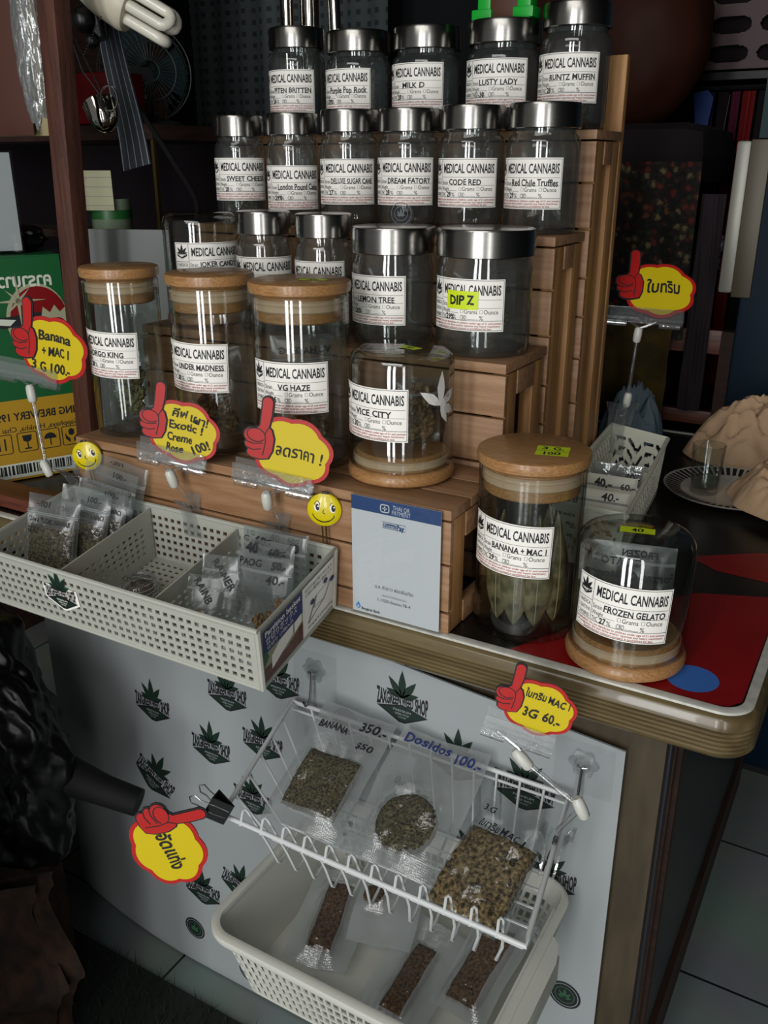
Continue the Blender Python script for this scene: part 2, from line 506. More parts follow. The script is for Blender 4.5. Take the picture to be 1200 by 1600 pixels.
class Flat:
    """2D art: coloured polygons in layers, later mapped on a surface"""
    def __init__(s): s.items = []
    def poly(s, pts, mi, layer=0): s.items.append((list(pts), [tuple(range(len(pts)))], mi, layer))
    def rect(s, x0, y0, x1, y1, mi, layer=0, n=1):
        for i in range(n):
            a = x0 + (x1 - x0) * i / n; b = x0 + (x1 - x0) * (i + 1) / n
            s.poly([(a, y0), (b, y0), (b, y1), (a, y1)], mi, layer)
    def line(s, x0, y0, x1, y1, w, mi, layer=1, n=1):
        d = hypot(x1 - x0, y1 - y0); nx, ny = -(y1 - y0) / d * w / 2, (x1 - x0) / d * w / 2
        for i in range(n):
            a, b = i / n, (i + 1) / n
            ax, ay = x0 + (x1 - x0) * a, y0 + (y1 - y0) * a; bx, by = x0 + (x1 - x0) * b, y0 + (y1 - y0) * b
            s.poly([(ax - nx, ay - ny), (bx - nx, by - ny), (bx + nx, by + ny), (ax + nx, ay + ny)], mi, layer)
    def path(s, pts, w, mi, layer=1, closed=False):
        n = len(pts); L = []; R = []
        for i, (x, y) in enumerate(pts):
            a = pts[(i - 1) % n] if closed or i else pts[i]; b = pts[(i + 1) % n] if closed or i < n - 1 else pts[i]
            d = hypot(b[0] - a[0], b[1] - a[1]) or 1; nx, ny = -(b[1] - a[1]) / d * w / 2, (b[0] - a[0]) / d * w / 2
            L.append((x - nx, y - ny)); R.append((x + nx, y + ny))
        for i in range(n if closed else n - 1):
            j = (i + 1) % n
            s.poly([L[i], L[j], R[j], R[i]], mi, layer)
    def ellipse(s, cx, cy, rx, ry, mi, layer=1, n=24, ang=0):
        ca, sa = cos(ang), sin(ang)
        s.poly([(cx + rx * cos(t) * ca - ry * sin(t) * sa, cy + rx * cos(t) * sa + ry * sin(t) * ca) for t in (2 * pi * i / n for i in range(n))], mi, layer)
    def text(s, st, x, y, size, mi, layer=2, **k):
        p, f = text2d(st, x, y, size, **k)
        s.items.append((p, f, mi, layer))
    def place(s, other, x, y, k, ang=0, mimap=None, dl=0):
        ca, sa = cos(ang), sin(ang)
        for p, f, mi, l in other.items:
            s.items.append(([(x + k * (a * ca - b * sa), y + k * (a * sa + b * ca)) for a, b in p], f, mimap[mi] if mimap else mi, l + dl))
    def onto(s, mb, fn, eps=0.0002):
        """fn(x, y, h) -> 3D with h the height above the surface"""
        for p, f, mi, l in s.items:
            mb.add([fn(a, b, eps * l) for a, b in p], f, mi, False)

def leaf_pts(cx, cy, L, wd, ang):
    pts = []
    for t, w in ((0, 0.12), (0.25, 0.75), (0.5, 1.0), (0.75, 0.6), (1.0, 0.0)):
        pts.append((t * L, w * wd / 2))
    pts += [(t * L, -w * wd / 2) for t, w in ((0.75, 0.6), (0.5, 1.0), (0.25, 0.75), (0, 0.12))]
    ca, sa = cos(ang), sin(ang)
    return [(cx + a * ca - b * sa, cy + a * sa + b * ca) for a, b in pts]

def leaf_art(F, cx, cy, k, mi, layer):
    for a, L in ((90, 1.0), (54, 0.84), (126, 0.84), (20, 0.62), (160, 0.62)):
        F.poly(leaf_pts(cx, cy, L * k, 0.27 * k * (0.7 + 0.3 * L), radians(a)), mi, layer)

def logo_art(dark, green, pale, small=True):
    """shop logo, 1 unit wide, centred: leaf, bow-shaped lettering, rhombus banner"""
    F = Flat()
    leaf_art(F, 0.0, 0.14, 0.54, green, 1)
    # lettering block: taller at both ends
    for word, x0, x1 in (('ZAXGREEN', -0.5, -0.02), ('WEED', 0.0, 0.22), ('SHOP', 0.25, 0.5)):
        vs, fs, a, b = glyphs(word, 0.03)
        out = []
        for vx, vy in vs:
            x = x0 + (vx - a) / (b - a) * (x1 - x0); q = vy / 0.7; e = abs(x) * 2
            top = 0.145 + 0.10 * e; bot = 0.01 - 0.10 * e
            out.append((x, bot + (top - bot) * q))
        F.items.append((out, fs, dark, 3))
    F.poly([(-0.5, -0.13), (0, 0.0), (0.5, -0.13), (0.06, -0.36), (-0.06, -0.36)], dark, 1)
    F.poly([(-0.42, -0.135), (0, -0.03), (0.42, -0.135), (0.05, -0.325), (-0.05, -0.325)], green, 2)
    if small:
        F.text('PREMIUM', 0, -0.12, 0.045, pale, 3, w=0.34)
        F.text('WEED SHOP', 0, -0.19, 0.04, pale, 3, w=0.28)
        F.text('CANNABIS', 0, -0.25, 0.03, pale, 3, w=0.16)
    return F

# ------------------------------------------------------------------ the setting
def struct(name, c, d, m):
    b = MB(); b.box(c, d)
    return tag(b.build(name, m), kind='structure')
struct('floor', (-0.6, 0.2, -0.02), (5.2, 6.0, 0.04), 'floor_tiles')
struct('ceiling', (-0.6, 0.75, 2.72), (5.2, 4.9, 0.04), 'ceiling_dark')
struct('wall_back', (-0.6, 3.22, 1.35), (5.2, 0.04, 2.7), 'wall_dark')
struct('wall_left', (-3.22, 0.75, 1.35), (0.04, 4.9, 2.7), 'wall_dark')
struct('wall_right', (2.02, 0.75, 1.35), (0.04, 4.9, 2.7), 'wall_dark')

# ------------------------------------------------------------------ counter
XR, TD = -0.058, 1.02
tbl = empty('counter_table', (-0.6, 0.45, 0), 'long counter table with red and black laminate top and ribbed brown edge', 'table')
def tb(v): return Vector(v) - Vector((-0.6, 0.45, 0))
def rrect(x0, y0, x1, y1, r, n=8):
    pts = []
    for cx, cy, a0 in ((x1 - r, y0 + r, -90), (x1 - r, y1 - r, 0), (x0 + r, y1 - r, 90), (x0 + r, y0 + r, 180)):
        for i in range(n + 1):
            a = radians(a0 + 90 * i / n); pts.append((cx + r * cos(a), cy + r * sin(a)))
    return pts
XL = -2.20
b = MB()
o = rrect(XL + 0.012, 0.012, XR - 0.012, TD - 0.012, 0.022)
n = len(o)
b.add([tb((x, y, T - 0.0005)) for x, y in o] + [tb((x, y, T - 0.04)) for x, y in o], [tuple(range(n)), tuple(reversed(range(n, 2 * n)))] + [(i, n + i, n + (i + 1) % n, (i + 1) % n) for i in range(n)], 0, False)
z = T - 0.0002
b.add([tb((x, y, z)) for x, y in [(-0.32, 0.0125), (-0.100, 0.0125), (-0.082, 0.018), (-0.0715, 0.033), (-0.0705, 0.305), (-0.165, 0.268), (-0.27, 0.14), (-0.285, 0.08)]], [tuple(range(8))], 1, False)
b.add([tb((x, y, z)) for x, y in [(-0.0705, 0.343), (-0.0705, 0.46), (-0.12, 0.44), (-0.20, 0.38), (-0.158, 0.350)]], [tuple(range(5))], 1, False)
b.add([tb((-0.126 + 0.0275 * cos(2 * pi * i / 32), 0.054 + 0.0275 * sin(2 * pi * i / 32), z + 0.0002)) for i in range(32)], [tuple(range(32))], 2, False)
b.build('tabletop', ['top_black', 'top_red', 'top_blue'], tbl)
# edging: bright strip on top, ribbed band below
def band(prof, name, m):
    b = MB(); rows = []
    path = rrect(XL, 0.0, XR, TD, 0.034, 10); k = len(path); cx, cy = (XL + XR) / 2, TD / 2
    vs = []
    for (off, zz) in prof:
        row = []
        p2 = rrect(XL + off, off, XR - off, TD - off, max(0.034 - off, 0.004), 10)
        for x, y in p2:
            row.append(len(vs)); vs.append(tb((x, y, zz)))
        rows.append(row)
    fs = []
    for A, B in zip(rows, rows[1:] + rows[:1]):
        for i in range(k):
            j = (i + 1) % k; fs.append((A[i], A[j], B[j], B[i]))
    b.add(vs, fs)
    return b.build(name, m, tbl, angle=60)
band([(0.0115, T + 0.0012), (0.003, T + 0.0014), (0.0012, T + 0.0006), (0.001, T - 0.002), (0.004, T - 0.004), (0.0115, T - 0.001)], 'metal_trim', 'trim_metal')
pr = [(0.006, T - 0.003), (0.001, T - 0.003), (-0.0035, T - 0.008), (-0.005, T - 0.016)]
for i in range(6):
    zz = T - 0.018 - i * 0.0052
    pr += [(-0.0052, zz), (-0.0030, zz - 0.0009), (-0.0030, zz - 0.0018), (-0.0054, zz - 0.0028)]
pr += [(-0.002, T - 0.051), (0.006, T - 0.053), (0.02, T - 0.053), (0.02, T - 0.006)]
band(pr, 'ribbed_edge', 'edge_brown')
b = MB()
b.box(tb((-0.52, 0.052, T / 2 - 0.028)), (0.76, 0.02, T - 0.056))
b.build('front_board', 'board_brown', tbl)
b = MB()
b.box(tb((-0.1475, 0.545, T / 2 - 0.028)), (0.015, 0.96, T - 0.056), 0)
b.box(tb((-0.143, 0.066, T / 2 - 0.028)), (0.012, 0.016, T - 0.056), 0)
b.box(tb((-0.139, 0.09, T / 2 - 0.028)), (0.006, 0.01, T - 0.056), 1)
b.box(tb((-0.137, 0.13, T / 2 - 0.028)), (0.006, 0.016, T - 0.056), 1)
b.box(tb((-0.136, 0.55, 0.05)), (0.008, 0.95, 0.10), 1)
b.build('side_board', ['board_dark', 'dark_wood'], tbl)
b = MB(); b.box(tb((-1.10, 0.98, T / 2 - 0.028)), (1.80, 0.02, T - 0.056)); b.box(tb((-2.15, 0.5, T / 2 - 0.028)), (0.03, 0.94, T - 0.056))
b.build('back_board', 'dark_wood', tbl)

# plank the carton stands beside
b = MB(); b.box((0, 0, 0.011), (0.25, 0.052, 0.022), bev=0.003)
tag(b.build('wooden_plank', 'redwood_flat', loc=(-1.163, 0.05, T + 0.0016)), 'dark red wooden plank lying along the counter edge behind the basket', 'plank')

# ------------------------------------------------------------------ white printed sheet on the counter front
logo = logo_art(1, 2, 0)
def seal_art():
    F = Flat()
    F.ellipse(0, 0, 0.5, 0.5, 1, 1, 32)
    F.path([(0.42 * cos(2 * pi * i / 32), 0.42 * sin(2 * pi * i / 32)) for i in range(32)], 0.02, 0, 2, True)
    F.path([(0.30 * cos(2 * pi * i / 32), 0.30 * sin(2 * pi * i / 32)) for i in range(32)], 0.03, 3, 2, True)
    leaf_art(F, 0, -0.12, 0.38, 3, 3)
    return F
seal = seal_art()
def sheet_y(x, z):
    return 0.030 + 0.33 * max(0, -0.86 - x) ** 2
b = MB()
NX = 30
X0, X1 = -1.19, -0.181
cols = [X0 + (X1 - X0) * i / NX for i in range(NX + 1)]
def zt(x): return T - 0.062 - 0.038 * max(0, (x + 0.6) / 0.42)
def zb(x): return 0.004
vs = []
for x in cols:
    vs += [(x, sheet_y(x, 0), zt(x)), (x, sheet_y(x, 0), zb(x)), (x, sheet_y(x, 0) + 0.003, zt(x)), (x, sheet_y(x, 0) + 0.003, zb(x))]
fs = []
for i in range(NX):
    a, c = 4 * i, 4 * i + 4
    fs += [(a, a + 1, c + 1, c), (a + 2, c + 2, c + 3, a + 3), (a, c, c + 2, a + 2), (a + 1, a + 3, c + 3, c + 1)]
fs += [(0, 2, 3, 1), (4 * NX, 4 * NX + 1, 4 * NX + 3, 4 * NX + 2)]
b.add(vs, fs, 0)
A = Flat()
for x, zz, k, an, s_ in ((-0.466, -0.132, 0.066, 0, 0), (-0.296, -0.197, 0.07, 0, 0), (-0.386, -0.190, 0.066, 0, 0), (-0.663, -0.160, 0.064, 0, 0), (-0.758, -0.212, 0.064, 0, 0),
                   (-0.697, -0.275, 0.064, 0, 0), (-0.798, -0.320, 0.066, 0, 0), (-0.915, -0.283, 0.066, 0, 0), (-0.929, -0.425, 0.075, -28, 0), (-0.722, -0.385, 0.064, 0, 0),
                   (-0.843, -0.622, 0.066, 0, 0), (-0.761, -0.572, 0.066, -14, 0), (-0.256, -0.315, 0.062, 0, 0), (-0.363, -0.326, 0.062, 0, 0), (-0.64, -0.70, 0.06, -10, 0), (-0.55, -0.35, 0.062, 0, 0),
                   (-0.87, -0.717, 0.043, 0, 1), (-0.754, -0.753, 0.043, 0, 1), (-0.600, -0.748, 0.043, 0, 1), (-0.222, -0.492, 0.043, 0, 1), (-0.552, -0.186, 0.04, 0, 1)):
    A.place(seal if s_ else logo, x, zz + T, k * (1 if s_ else 1.13), radians(an))
A.onto(b, lambda x, y, h: (x, sheet_y(x, y) - 0.0003 - h, y))
tag(b.build('printed_sheet', ['sheet_white', 'ink', 'ink_green_dark', 'ink_green']), 'white plastic sheet printed with leaf logos covering the counter front', 'sheet')

# ------------------------------------------------------------------ crates
def crate(x0, x1, y0, y1, h, label, slats=2, tall_post=0):
    r = empty('wooden_crate', ((x0 + x1) / 2, (y0 + y1) / 2, T + 0.0006), label, 'crate', 'pine crates stacked as display steps')
    hx, hy = (x1 - x0) / 2, (y1 - y0) / 2
    for sx in (-1, 1):
        for sy in (-1, 1):
            p = MB(); hh = h - 0.014
            p.box((sx * (hx - 0.0105), sy * (hy - 0.0245), hh / 2), (0.018, 0.032, hh), bev=0.001)
            p.build('post', 'pine_upright', r)
    p = MB(); n = 3; ww = (2 * hy - 0.004 * (n - 1)) / n if hy > 0.07 else 2 * hy
    if hy <= 0.07: p.box((0, 0, h - 0.006), (2 * hx, 2 * hy, 0.012), bev=0.0012)
    else:
        for i in range(n): p.box((0, -hy + ww / 2 + i * (ww + 0.003), h - 0.006), (2 * hx, ww, 0.012), bev=0.0012)
    p.build('top_panel', 'pine', r)
    p = MB()
    zz = h - 0.013; k = 0
    while zz > 0.03:
        w = min(0.054 + 0.006 * ((k * 7) % 3), zz)
        p.box((0, -hy + 0.004, zz - w / 2), (2 * hx - 0.001 * (k % 2), 0.008, w - 0.003), bev=0.001)
        zz -= w; k += 1
    if zz > 0.012: p.box((0, -hy + 0.004, zz / 2), (2 * hx, 0.008, zz - 0.003), bev=0.001)
    p.build('front_panel', 'pine', r)
    p = MB()
    zz = h - 0.014
    while zz > 0.02:
        w = min(0.05, zz); p.box((0, hy - 0.003, zz - w / 2), (2 * hx - 0.04, 0.005, w - 0.006)); zz -= w
    p.build('back_panel', 'pine', r)
    for sx in (-1, 1):
        for zc, hh in ((h - 0.029, 0.03), (0.014, 0.028)):
            p = MB(); p.box((sx * (hx - 0.006), 0, zc), (0.012, 2 * hy - 0.082, hh), bev=0.001)
            p.build('side_rail', 'pine', r)
    if tall_post:
        p = MB(); p.box((hx - 0.018, hy + 0.008, (tall_post) / 2), (0.032, 0.015, tall_post), bev=0.001)
        p.build('back_post', 'pine_upright', r)
    return r
crate(-0.982, -0.393, 0.006, 0.164, 0.155, 'lowest pine crate at the counter edge, carrying the bamboo-lidded jars')
crate(-0.995, -0.402, 0.166, 0.304, 0.288, 'second lowest pine crate, step with the yellow-stickered steel-lidded jar')
crate(-1.000, -0.402, 0.310, 0.428, 0.426, 'third pine crate up, carrying the row of six steel-lidded jars')
crate(-1.000, -0.397, 0.431, 0.548, 0.556, 'tallest pine crate at the back with a high post at its right end', tall_post=0.656)

# ------------------------------------------------------------------ jars
def tiny_logo():
    F = Flat()
    leaf_art(F, 0, -0.10, 0.84, 1, 1)
    F.poly([(-0.46, -0.06), (0.46, -0.06), (0.44, -0.22), (0.06, -0.42), (-0.06, -0.42), (-0.44, -0.22)], 1, 1)
    F.text('WEED SHOP', 0, -0.12, 0.13, 0, 2, w=0.74)
    F.text('420', 0, -0.28, 0.08, 0, 2, w=0.2)
    return F
TLOGO = tiny_logo()
LW, LH = 0.105, 0.062
def label_base():
    F = Flat()
    X = lambda u: (u - 0.5) * LW
    Y = lambda v: (v - 0.5) * LH
    F.rect(-LW / 2, -LH / 2, LW / 2, LH / 2, 0, 0, n=26)
    w = 0.00055
    for v in (0.025, 0.975): F.line(X(0.012), Y(v), X(0.988), Y(v), w, 1, 1, 22)
    for u in (0.012, 0.988): F.line(X(u), Y(0.025), X(u), Y(0.975), w, 1, 1)
    F.line(X(0.205), Y(0.21), X(0.205), Y(0.975), w, 1, 1)
    F.line(X(0.012), Y(0.21), X(0.988), Y(0.21), w, 1, 1, 22)
    F.line(X(0.012), Y(0.575), X(0.205), Y(0.575), w, 1, 1, 5)
    F.place(TLOGO, X(0.108), Y(0.765), 0.0175, 0, {0: 0, 1: 1}, 1)
    F.text('MEDICAL CANNABIS', X(0.60), Y(0.795), LH * 0.185, 1, 2, w=LW * 0.71, bold=0.02)
    F.line(X(0.22), Y(0.615), X(0.97), Y(0.615), w * 0.7, 1, 1, 16)
    for i, t in enumerate(('INDICA', 'SATIVA', 'HYBRID')):
        v = 0.505 - i * 0.118
        F.text(t, X(0.058), Y(v), LH * 0.07, 1, 2, w=LW * 0.13, align='L')
        F.path([(X(0.026), Y(v - .03)), (X(0.048), Y(v - .03)), (X(0.048), Y(v + .03)), (X(0.026), Y(v + .03))], 0.0003, 1, 1, True)
    F.text('Strain', X(0.22), Y(0.505), LH * 0.085, 1, 2, w=LW * 0.105, align='L')
    F.line(X(0.33), Y(0.455), X(0.97), Y(0.455), w * 0.7, 1, 1, 14)
    F.text('Weight', X(0.22), Y(0.385), LH * 0.085, 1, 2, w=LW * 0.125, align='L')
    F.line(X(0.35), Y(0.345), X(0.46), Y(0.345), w * 0.7, 1, 1, 3)
    for u, t, wd in ((0.49, 'Grams', 0.155), (0.72, 'Ounce', 0.165)):
        F.path([(X(u), Y(0.35)), (X(u + 0.032), Y(0.35)), (X(u + 0.032), Y(0.415)), (X(u), Y(0.415))], 0.0004, 1, 1, True)
        F.text(t, X(u + 0.045), Y(0.383), LH * 0.085, 1, 2, w=LW * wd, align='L')
    F.text('THC', X(0.22), Y(0.265), LH * 0.085, 1, 2, w=LW * 0.07, align='L')
    F.text('%', X(0.41), Y(0.265), LH * 0.085, 1, 2)
    F.text('CBD', X(0.485), Y(0.265), LH * 0.085, 1, 2, w=LW * 0.08, align='L')
    F.line(X(0.57), Y(0.23), X(0.70), Y(0.23), w * 0.7, 1, 1, 3)
    F.text('%', X(0.735), Y(0.265), LH * 0.085, 1, 2)
    for i, t in enumerate(('WARNING: Do not distribute to children under age of 21 and women', 'or pregnancy. Do not drive and/or operate any heavy machinery.', 'Redistribution without consent is prohibited by law.')):
        F.text(t, X(0.5), Y(0.162 - i * 0.053), LH * 0.038, 2, 2, w=LW * (0.95, 0.93, 0.72)[i], bold=0.012)
    return F
LBASE = label_base()

def camaz(x, y): return atan2(-x, 0.8237 + y)

def jar_label(root, R, x, y, zmid, rel, strain, thc, seed, extra=None, tilt=0.0):
    F = Flat()
    F.items = list(LBASE.items)
    X = lambda u: (u - 0.5) * LW
    Y = lambda v: (v - 0.5) * LH
    sz = LH * (0.115 if strain.isupper() else 0.135)
    wd = min(0.60, 0.048 * len(strain) + 0.04)
    F.text(strain, X(0.345 + (0.06 if len(strain) < 8 else 0)), Y(0.52), sz, 1, 3, w=LW * wd, align='L', bold=0.022, wob=0.05, seed=seed)
    F.text(thc, X(0.345), Y(0.27), LH * 0.10, 1, 3, bold=0.03, wob=0.05, seed=seed + 1, xs=0.8)
    mats = ['paper', 'ink', 'ink_red']
    if extra:
        F.rect(X(0.30), Y(0.42), X(0.70), Y(0.77), 3, 4, n=8)
        F.text('DIP Z', X(0.50), Y(0.60), LH * 0.17, 1, 5, w=LW * 0.31, bold=0.04, wob=0.05)
        mats.append('neon')
    a0 = camaz(x, y) + radians(rel)
    b = MB()
    ct, st = cos(tilt), sin(tilt)
    def fn(px, py, h):
        px, py = px * ct - py * st, px * st + py * ct
        a = a0 + px / R; r = R + 0.0006 + h
        return (r * sin(a), -r * cos(a), zmid + py)
    F.onto(b, fn, 0.00016)
    return b.build('label', mats, root)

def sticker(root, text, x, y, z, w, h, ang, seed=0, z2=False):
    b = MB(); F = Flat()
    for i, t in enumerate(text):
        yy = -i * h * 1.08
        ca, sa = cos(ang), sin(ang)
        F.poly([(x + a * ca - (c + yy) * sa, y + a * sa + (c + yy) * ca) for a, c in ((-w / 2, -h / 2), (w / 2, -h / 2), (w / 2, h / 2), (-w / 2, h / 2))], 0, 0)
        F.text(t, x - yy * sa * 1.0, y + yy * ca, h * 0.6, 1, 1, ang=ang, bold=0.02, wob=0.06, seed=seed + i)
    F.onto(b, lambda px, py, e: (px, py, z + 0.0004 + e))
    return b.build('price_sticker', ['neon', 'ink'], root)

JARS = {}
def lid_jar(name, x, y, d, zb_, H, zmid, rel, strain, thc, label, cat_group, wide=False, extra=None):
    r = d / 2
    root = empty('steel_lid_jar', (x, y, T + zb_ + 0.001), label, 'jar', cat_group)
    lh = 0.031 if not wide else 0.033
    Hs = H - lh - (0.010 if not wide else 0.004)
    rn = r * (0.86 if not wide else 0.94)
    t = 0.0028
    b = MB()
    b.lathe([(0, 0.0025), (r * 0.7, 0.0025), (r * 0.86, 0), (r * 0.95, 0.002), (r, 0.010), (r, Hs - 0.014), (r * 0.985, Hs - 0.006), (r * 0.95, Hs), (rn, Hs + 0.004), (rn, H - 0.004),
             (rn - t, H - 0.004), (rn - t, Hs + 0.002), (r * 0.93 - t, Hs - 0.004), (r - t, Hs - 0.016), (r - t, 0.014), (r * 0.9 - t, 0.008), (0, 0.007)], n=44)
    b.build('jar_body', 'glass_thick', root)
    rl = r * (0.97 if not wide else 1.015)
    b = MB()
    b.lathe([(0, H), (rl - 0.004, H), (rl - 0.001, H - 0.001), (rl, H - 0.004), (rl, H - lh + 0.001), (rl - 0.001, H - lh), (rl - 0.003, H - lh), (rl - 0.003, H - 0.003), (0, H - 0.003)], n=56)
    b.build('lid', 'steel', root)
    jar_label(root, r, x, y, zmid - zb_ - 0.001, rel, strain, thc, len(strain), extra)
    JARS[name] = (x, y, T + zb_ + 0.001, r - t, Hs)
    return root

def bamboo_jar(name, x, y, d, zb_, H, zmid, rel, strain, thc, label, tilt=0.0):
    r = d / 2; t = 0.0026
    root = empty('bamboo_lid_jar', (x, y, T + zb_ + 0.001), label, 'jar', 'tall bamboo-lidded glass jars')
    Hg = H - 0.017
    b = MB()
    b.lathe([(0, 0), (r - 0.008, 0), (r - 0.002, 0.0015), (r, 0.007), (r, Hg - 0.001), (r - t / 2, Hg), (r - t, Hg - 0.001), (r - t, 0.010), (r - t - 0.006, 0.0055), (0, 0.005)], n=56)
    b.build('jar_body', 'glass', root)
    b = MB(); R2 = r * 1.055
    b.lathe([(0, H), (R2 - 0.004, H), (R2 - 0.001, H - 0.0015), (R2, H - 0.006), (R2 - 0.001, Hg + 0.004), (R2 - 0.006, Hg + 0.0005), (0, Hg + 0.0005)], n=64)
    b.lathe([(r - t - 0.0035, Hg), (r - t - 0.0035, Hg - 0.029), (r - t - 0.006, Hg - 0.031), (0, Hg - 0.031)], n=56)
    lid = b.build('lid', 'bamboo', root)
    b = MB()
    b.lathe([(r - t - 0.003, Hg - 0.003), (r - t - 0.0006, Hg - 0.005), (r - t - 0.0006, Hg - 0.008), (r - t - 0.002, Hg - 0.0095), (r - t - 0.0006, Hg - 0.011), (r - t - 0.0006, Hg - 0.016), (r - t - 0.003, Hg - 0.018)], n=56)
    b.build('seal_ring', 'silicone', lid)
    jar_label(root, r, x, y, zmid - zb_ - 0.001, rel, strain, thc, len(strain) + 3, tilt=tilt)
    JARS[name] = (x, y, T + zb_ + 0.001, r - t, Hg - 0.035)
    return root, H

def upturned_jar(name, x, y, d, zb_, H, zmid, rel, strain, thc, label, tilt=0.0):
    r = d / 2; t = 0.0026
    root = empty('upturned_jar', (x, y, T + zb_ + 0.001), label, 'jar', 'upturned glass jars on bamboo bases')
    b = MB(); R2 = r * 1.05; h0 = 0.018
    b.lathe([(0, 0), (R2 - 0.006, 0), (R2 - 0.001, 0.004), (R2, 0.010), (R2 - 0.002, h0 - 0.003), (R2 - 0.006, h0), (0, h0)], n=64)
    b.lathe([(r - t - 0.0035, h0 - 0.001), (r - t - 0.0035, 0.032), (r - t - 0.007, 0.035), (0, 0.035)], n=56)
    base = b.build('base', 'bamboo', root)
    b = MB()
    b.lathe([(r - t - 0.003, h0 + 0.002), (r - t - 0.0006, h0 + 0.004), (r - t - 0.0006, h0 + 0.0105), (r - t - 0.003, h0 + 0.0125)], n=56)
    b.build('seal_ring', 'silicone', base)
    b = MB()
    b.lathe([(r, h0 + 0.0006), (r, H - 0.016), (r - 0.002, H - 0.008), (r - 0.007, H - 0.002), (r - 0.014, H), (0, H - 0.001),
             ], n=56)
    b.lathe([(r, h0 + 0.0006), (r - t, h0 + 0.0006), (r - t, H - 0.017), (r - t - 0.004, H - 0.009), (r - 0.016, H - 0.0055), (0, H - 0.0055)], n=56)
    b.build('jar_body', 'glass', root)
    jar_label(root, r, x, y, zmid - zb_ - 0.001, rel, strain, thc, len(strain) + 5, tilt=tilt)
    JARS[name] = (x, y, T + zb_ + 0.036, r - t, H - 0.047)
    return root, H

G = 'steel-lidded glass jars on the crate steps'
# top row
lid_jar('piten', -0.920, 0.49, 0.091, 0.556, 0.158, 0.622, -32, 'PITEN BRITTEN', '26', 'steel-lidded jar at the left end of the top row', G)
lid_jar('purple', -0.804, 0.49, 0.102, 0.556, 0.146, 0.618, -39, 'Purple Pop Rock', '29%', 'steel-lidded jar in the top row with label reading Purple Pop Rock', G)
lid_jar('milk', -0.684, 0.49, 0.104, 0.556, 0.144, 0.620, -31, 'MILK D', '28', 'steel-lidded jar in the middle of the top row, label MILK D', G)
lid_jar('lusty', -0.560, 0.49, 0.108, 0.556, 0.144, 0.619, -20, 'LUSTY LADY', '11-30', 'steel-lidded jar in the top row under the green plastic stand', G)
lid_jar('runtz', -0.454, 0.487, 0.096, 0.556, 0.158, 0.621, -22, 'RUNTZ MUFFIN', '28', 'steel-lidded jar at the right end of the top row beside the post', G)
# second row
lid_jar('sweet', -0.951, 0.37, 0.079, 0.426, 0.157, 0.492, -10, 'SWEET CHEESE', '28', 'steel-lidded jar at the left end of the six-jar row', G)
lid_jar('london', -0.849, 0.37, 0.080, 0.426, 0.158, 0.481, -12, 'London Pound Cake', '29%', 'steel-lidded jar, second from left in the six-jar row, label set lower', G)
lid_jar('deluxe', -0.747, 0.37, 0.087, 0.426, 0.160, 0.490, -17, 'DELUXE SUGAR CANE', '27', 'steel-lidded jar with label reading DELUXE SUGAR CANE', G)
lid_jar('dream', -0.648, 0.37, 0.088, 0.426, 0.159, 0.491, -20, 'DREAM FATORY', '28', 'steel-lidded jar with label reading DREAM FATORY above a round black seal', G)
sr = [o_ for o_ in bpy.data.objects if o_.get('label', '').endswith('round black seal')][0]
b = MB(); F = Flat(); F.ellipse(0, 0, 0.5, 0.5, 1, 0, 32)
F.path([(0.40 * cos(2 * pi * i / 32), 0.40 * sin(2 * pi * i / 32)) for i in range(32)], 0.03, 0, 1, True)
F.path([(0.26 * cos(2 * pi * i / 32), 0.26 * sin(2 * pi * i / 32)) for i in range(32)], 0.025, 0, 1, True)
leaf_art(F, 0, -0.10, 0.30, 0, 1)
a0 = camaz(-0.648, 0.37) + radians(-14)
F.onto(b, lambda px, py, e: ((0.0446 + e) * sin(a0 + px * 0.036 / 0.044), -(0.0446 + e) * cos(a0 + px * 0.036 / 0.044), 0.022 + py * 0.036))
b.build('seal_sticker', ['ink_grey', 'ink'], sr)
lid_jar('code', -0.550, 0.37, 0.090, 0.426, 0.160, 0.490, -20, 'CODE RED', '29', 'steel-lidded jar with label reading CODE RED', G)
lid_jar('redchile', -0.447, 0.368, 0.096, 0.426, 0.160, 0.490, -31, 'Red Chile Truffles', '29', 'steel-lidded jar at the right end of the six-jar row', G)
# third row
root, H = upturned_jar('joker', -0.925, 0.235, 0.111, 0.288, 0.160, 0.378, 12, 'JOKER CANDY', '30', 'upturned clear glass jar behind the bamboo lids, partly hidden, at left')
lid_jar('small1', -0.808, 0.235, 0.080, 0.288, 0.164, 0.362, -10, '', '', 'small steel-lidded jar just right of the half-hidden upturned jar', G)
lid_jar('small2', -0.706, 0.235, 0.081, 0.288, 0.163, 0.361, -34, '', '', 'small steel-lidded jar behind the neon-stickered bamboo lid', G)
lid_jar('lemon', -0.595, 0.233, 0.110, 0.288, 0.150, 0.350, -39, 'LEMON TREE', '28%', 'wide steel-lidded jar with label reading LEMON TREE', G, True)
lid_jar('dipz', -0.464, 0.233, 0.121, 0.288, 0.152, 0.354, -26, 'DIP', '29%', 'wide steel-lidded jar with neon DIP Z sticker on its label', G, True, 'DIP Z')
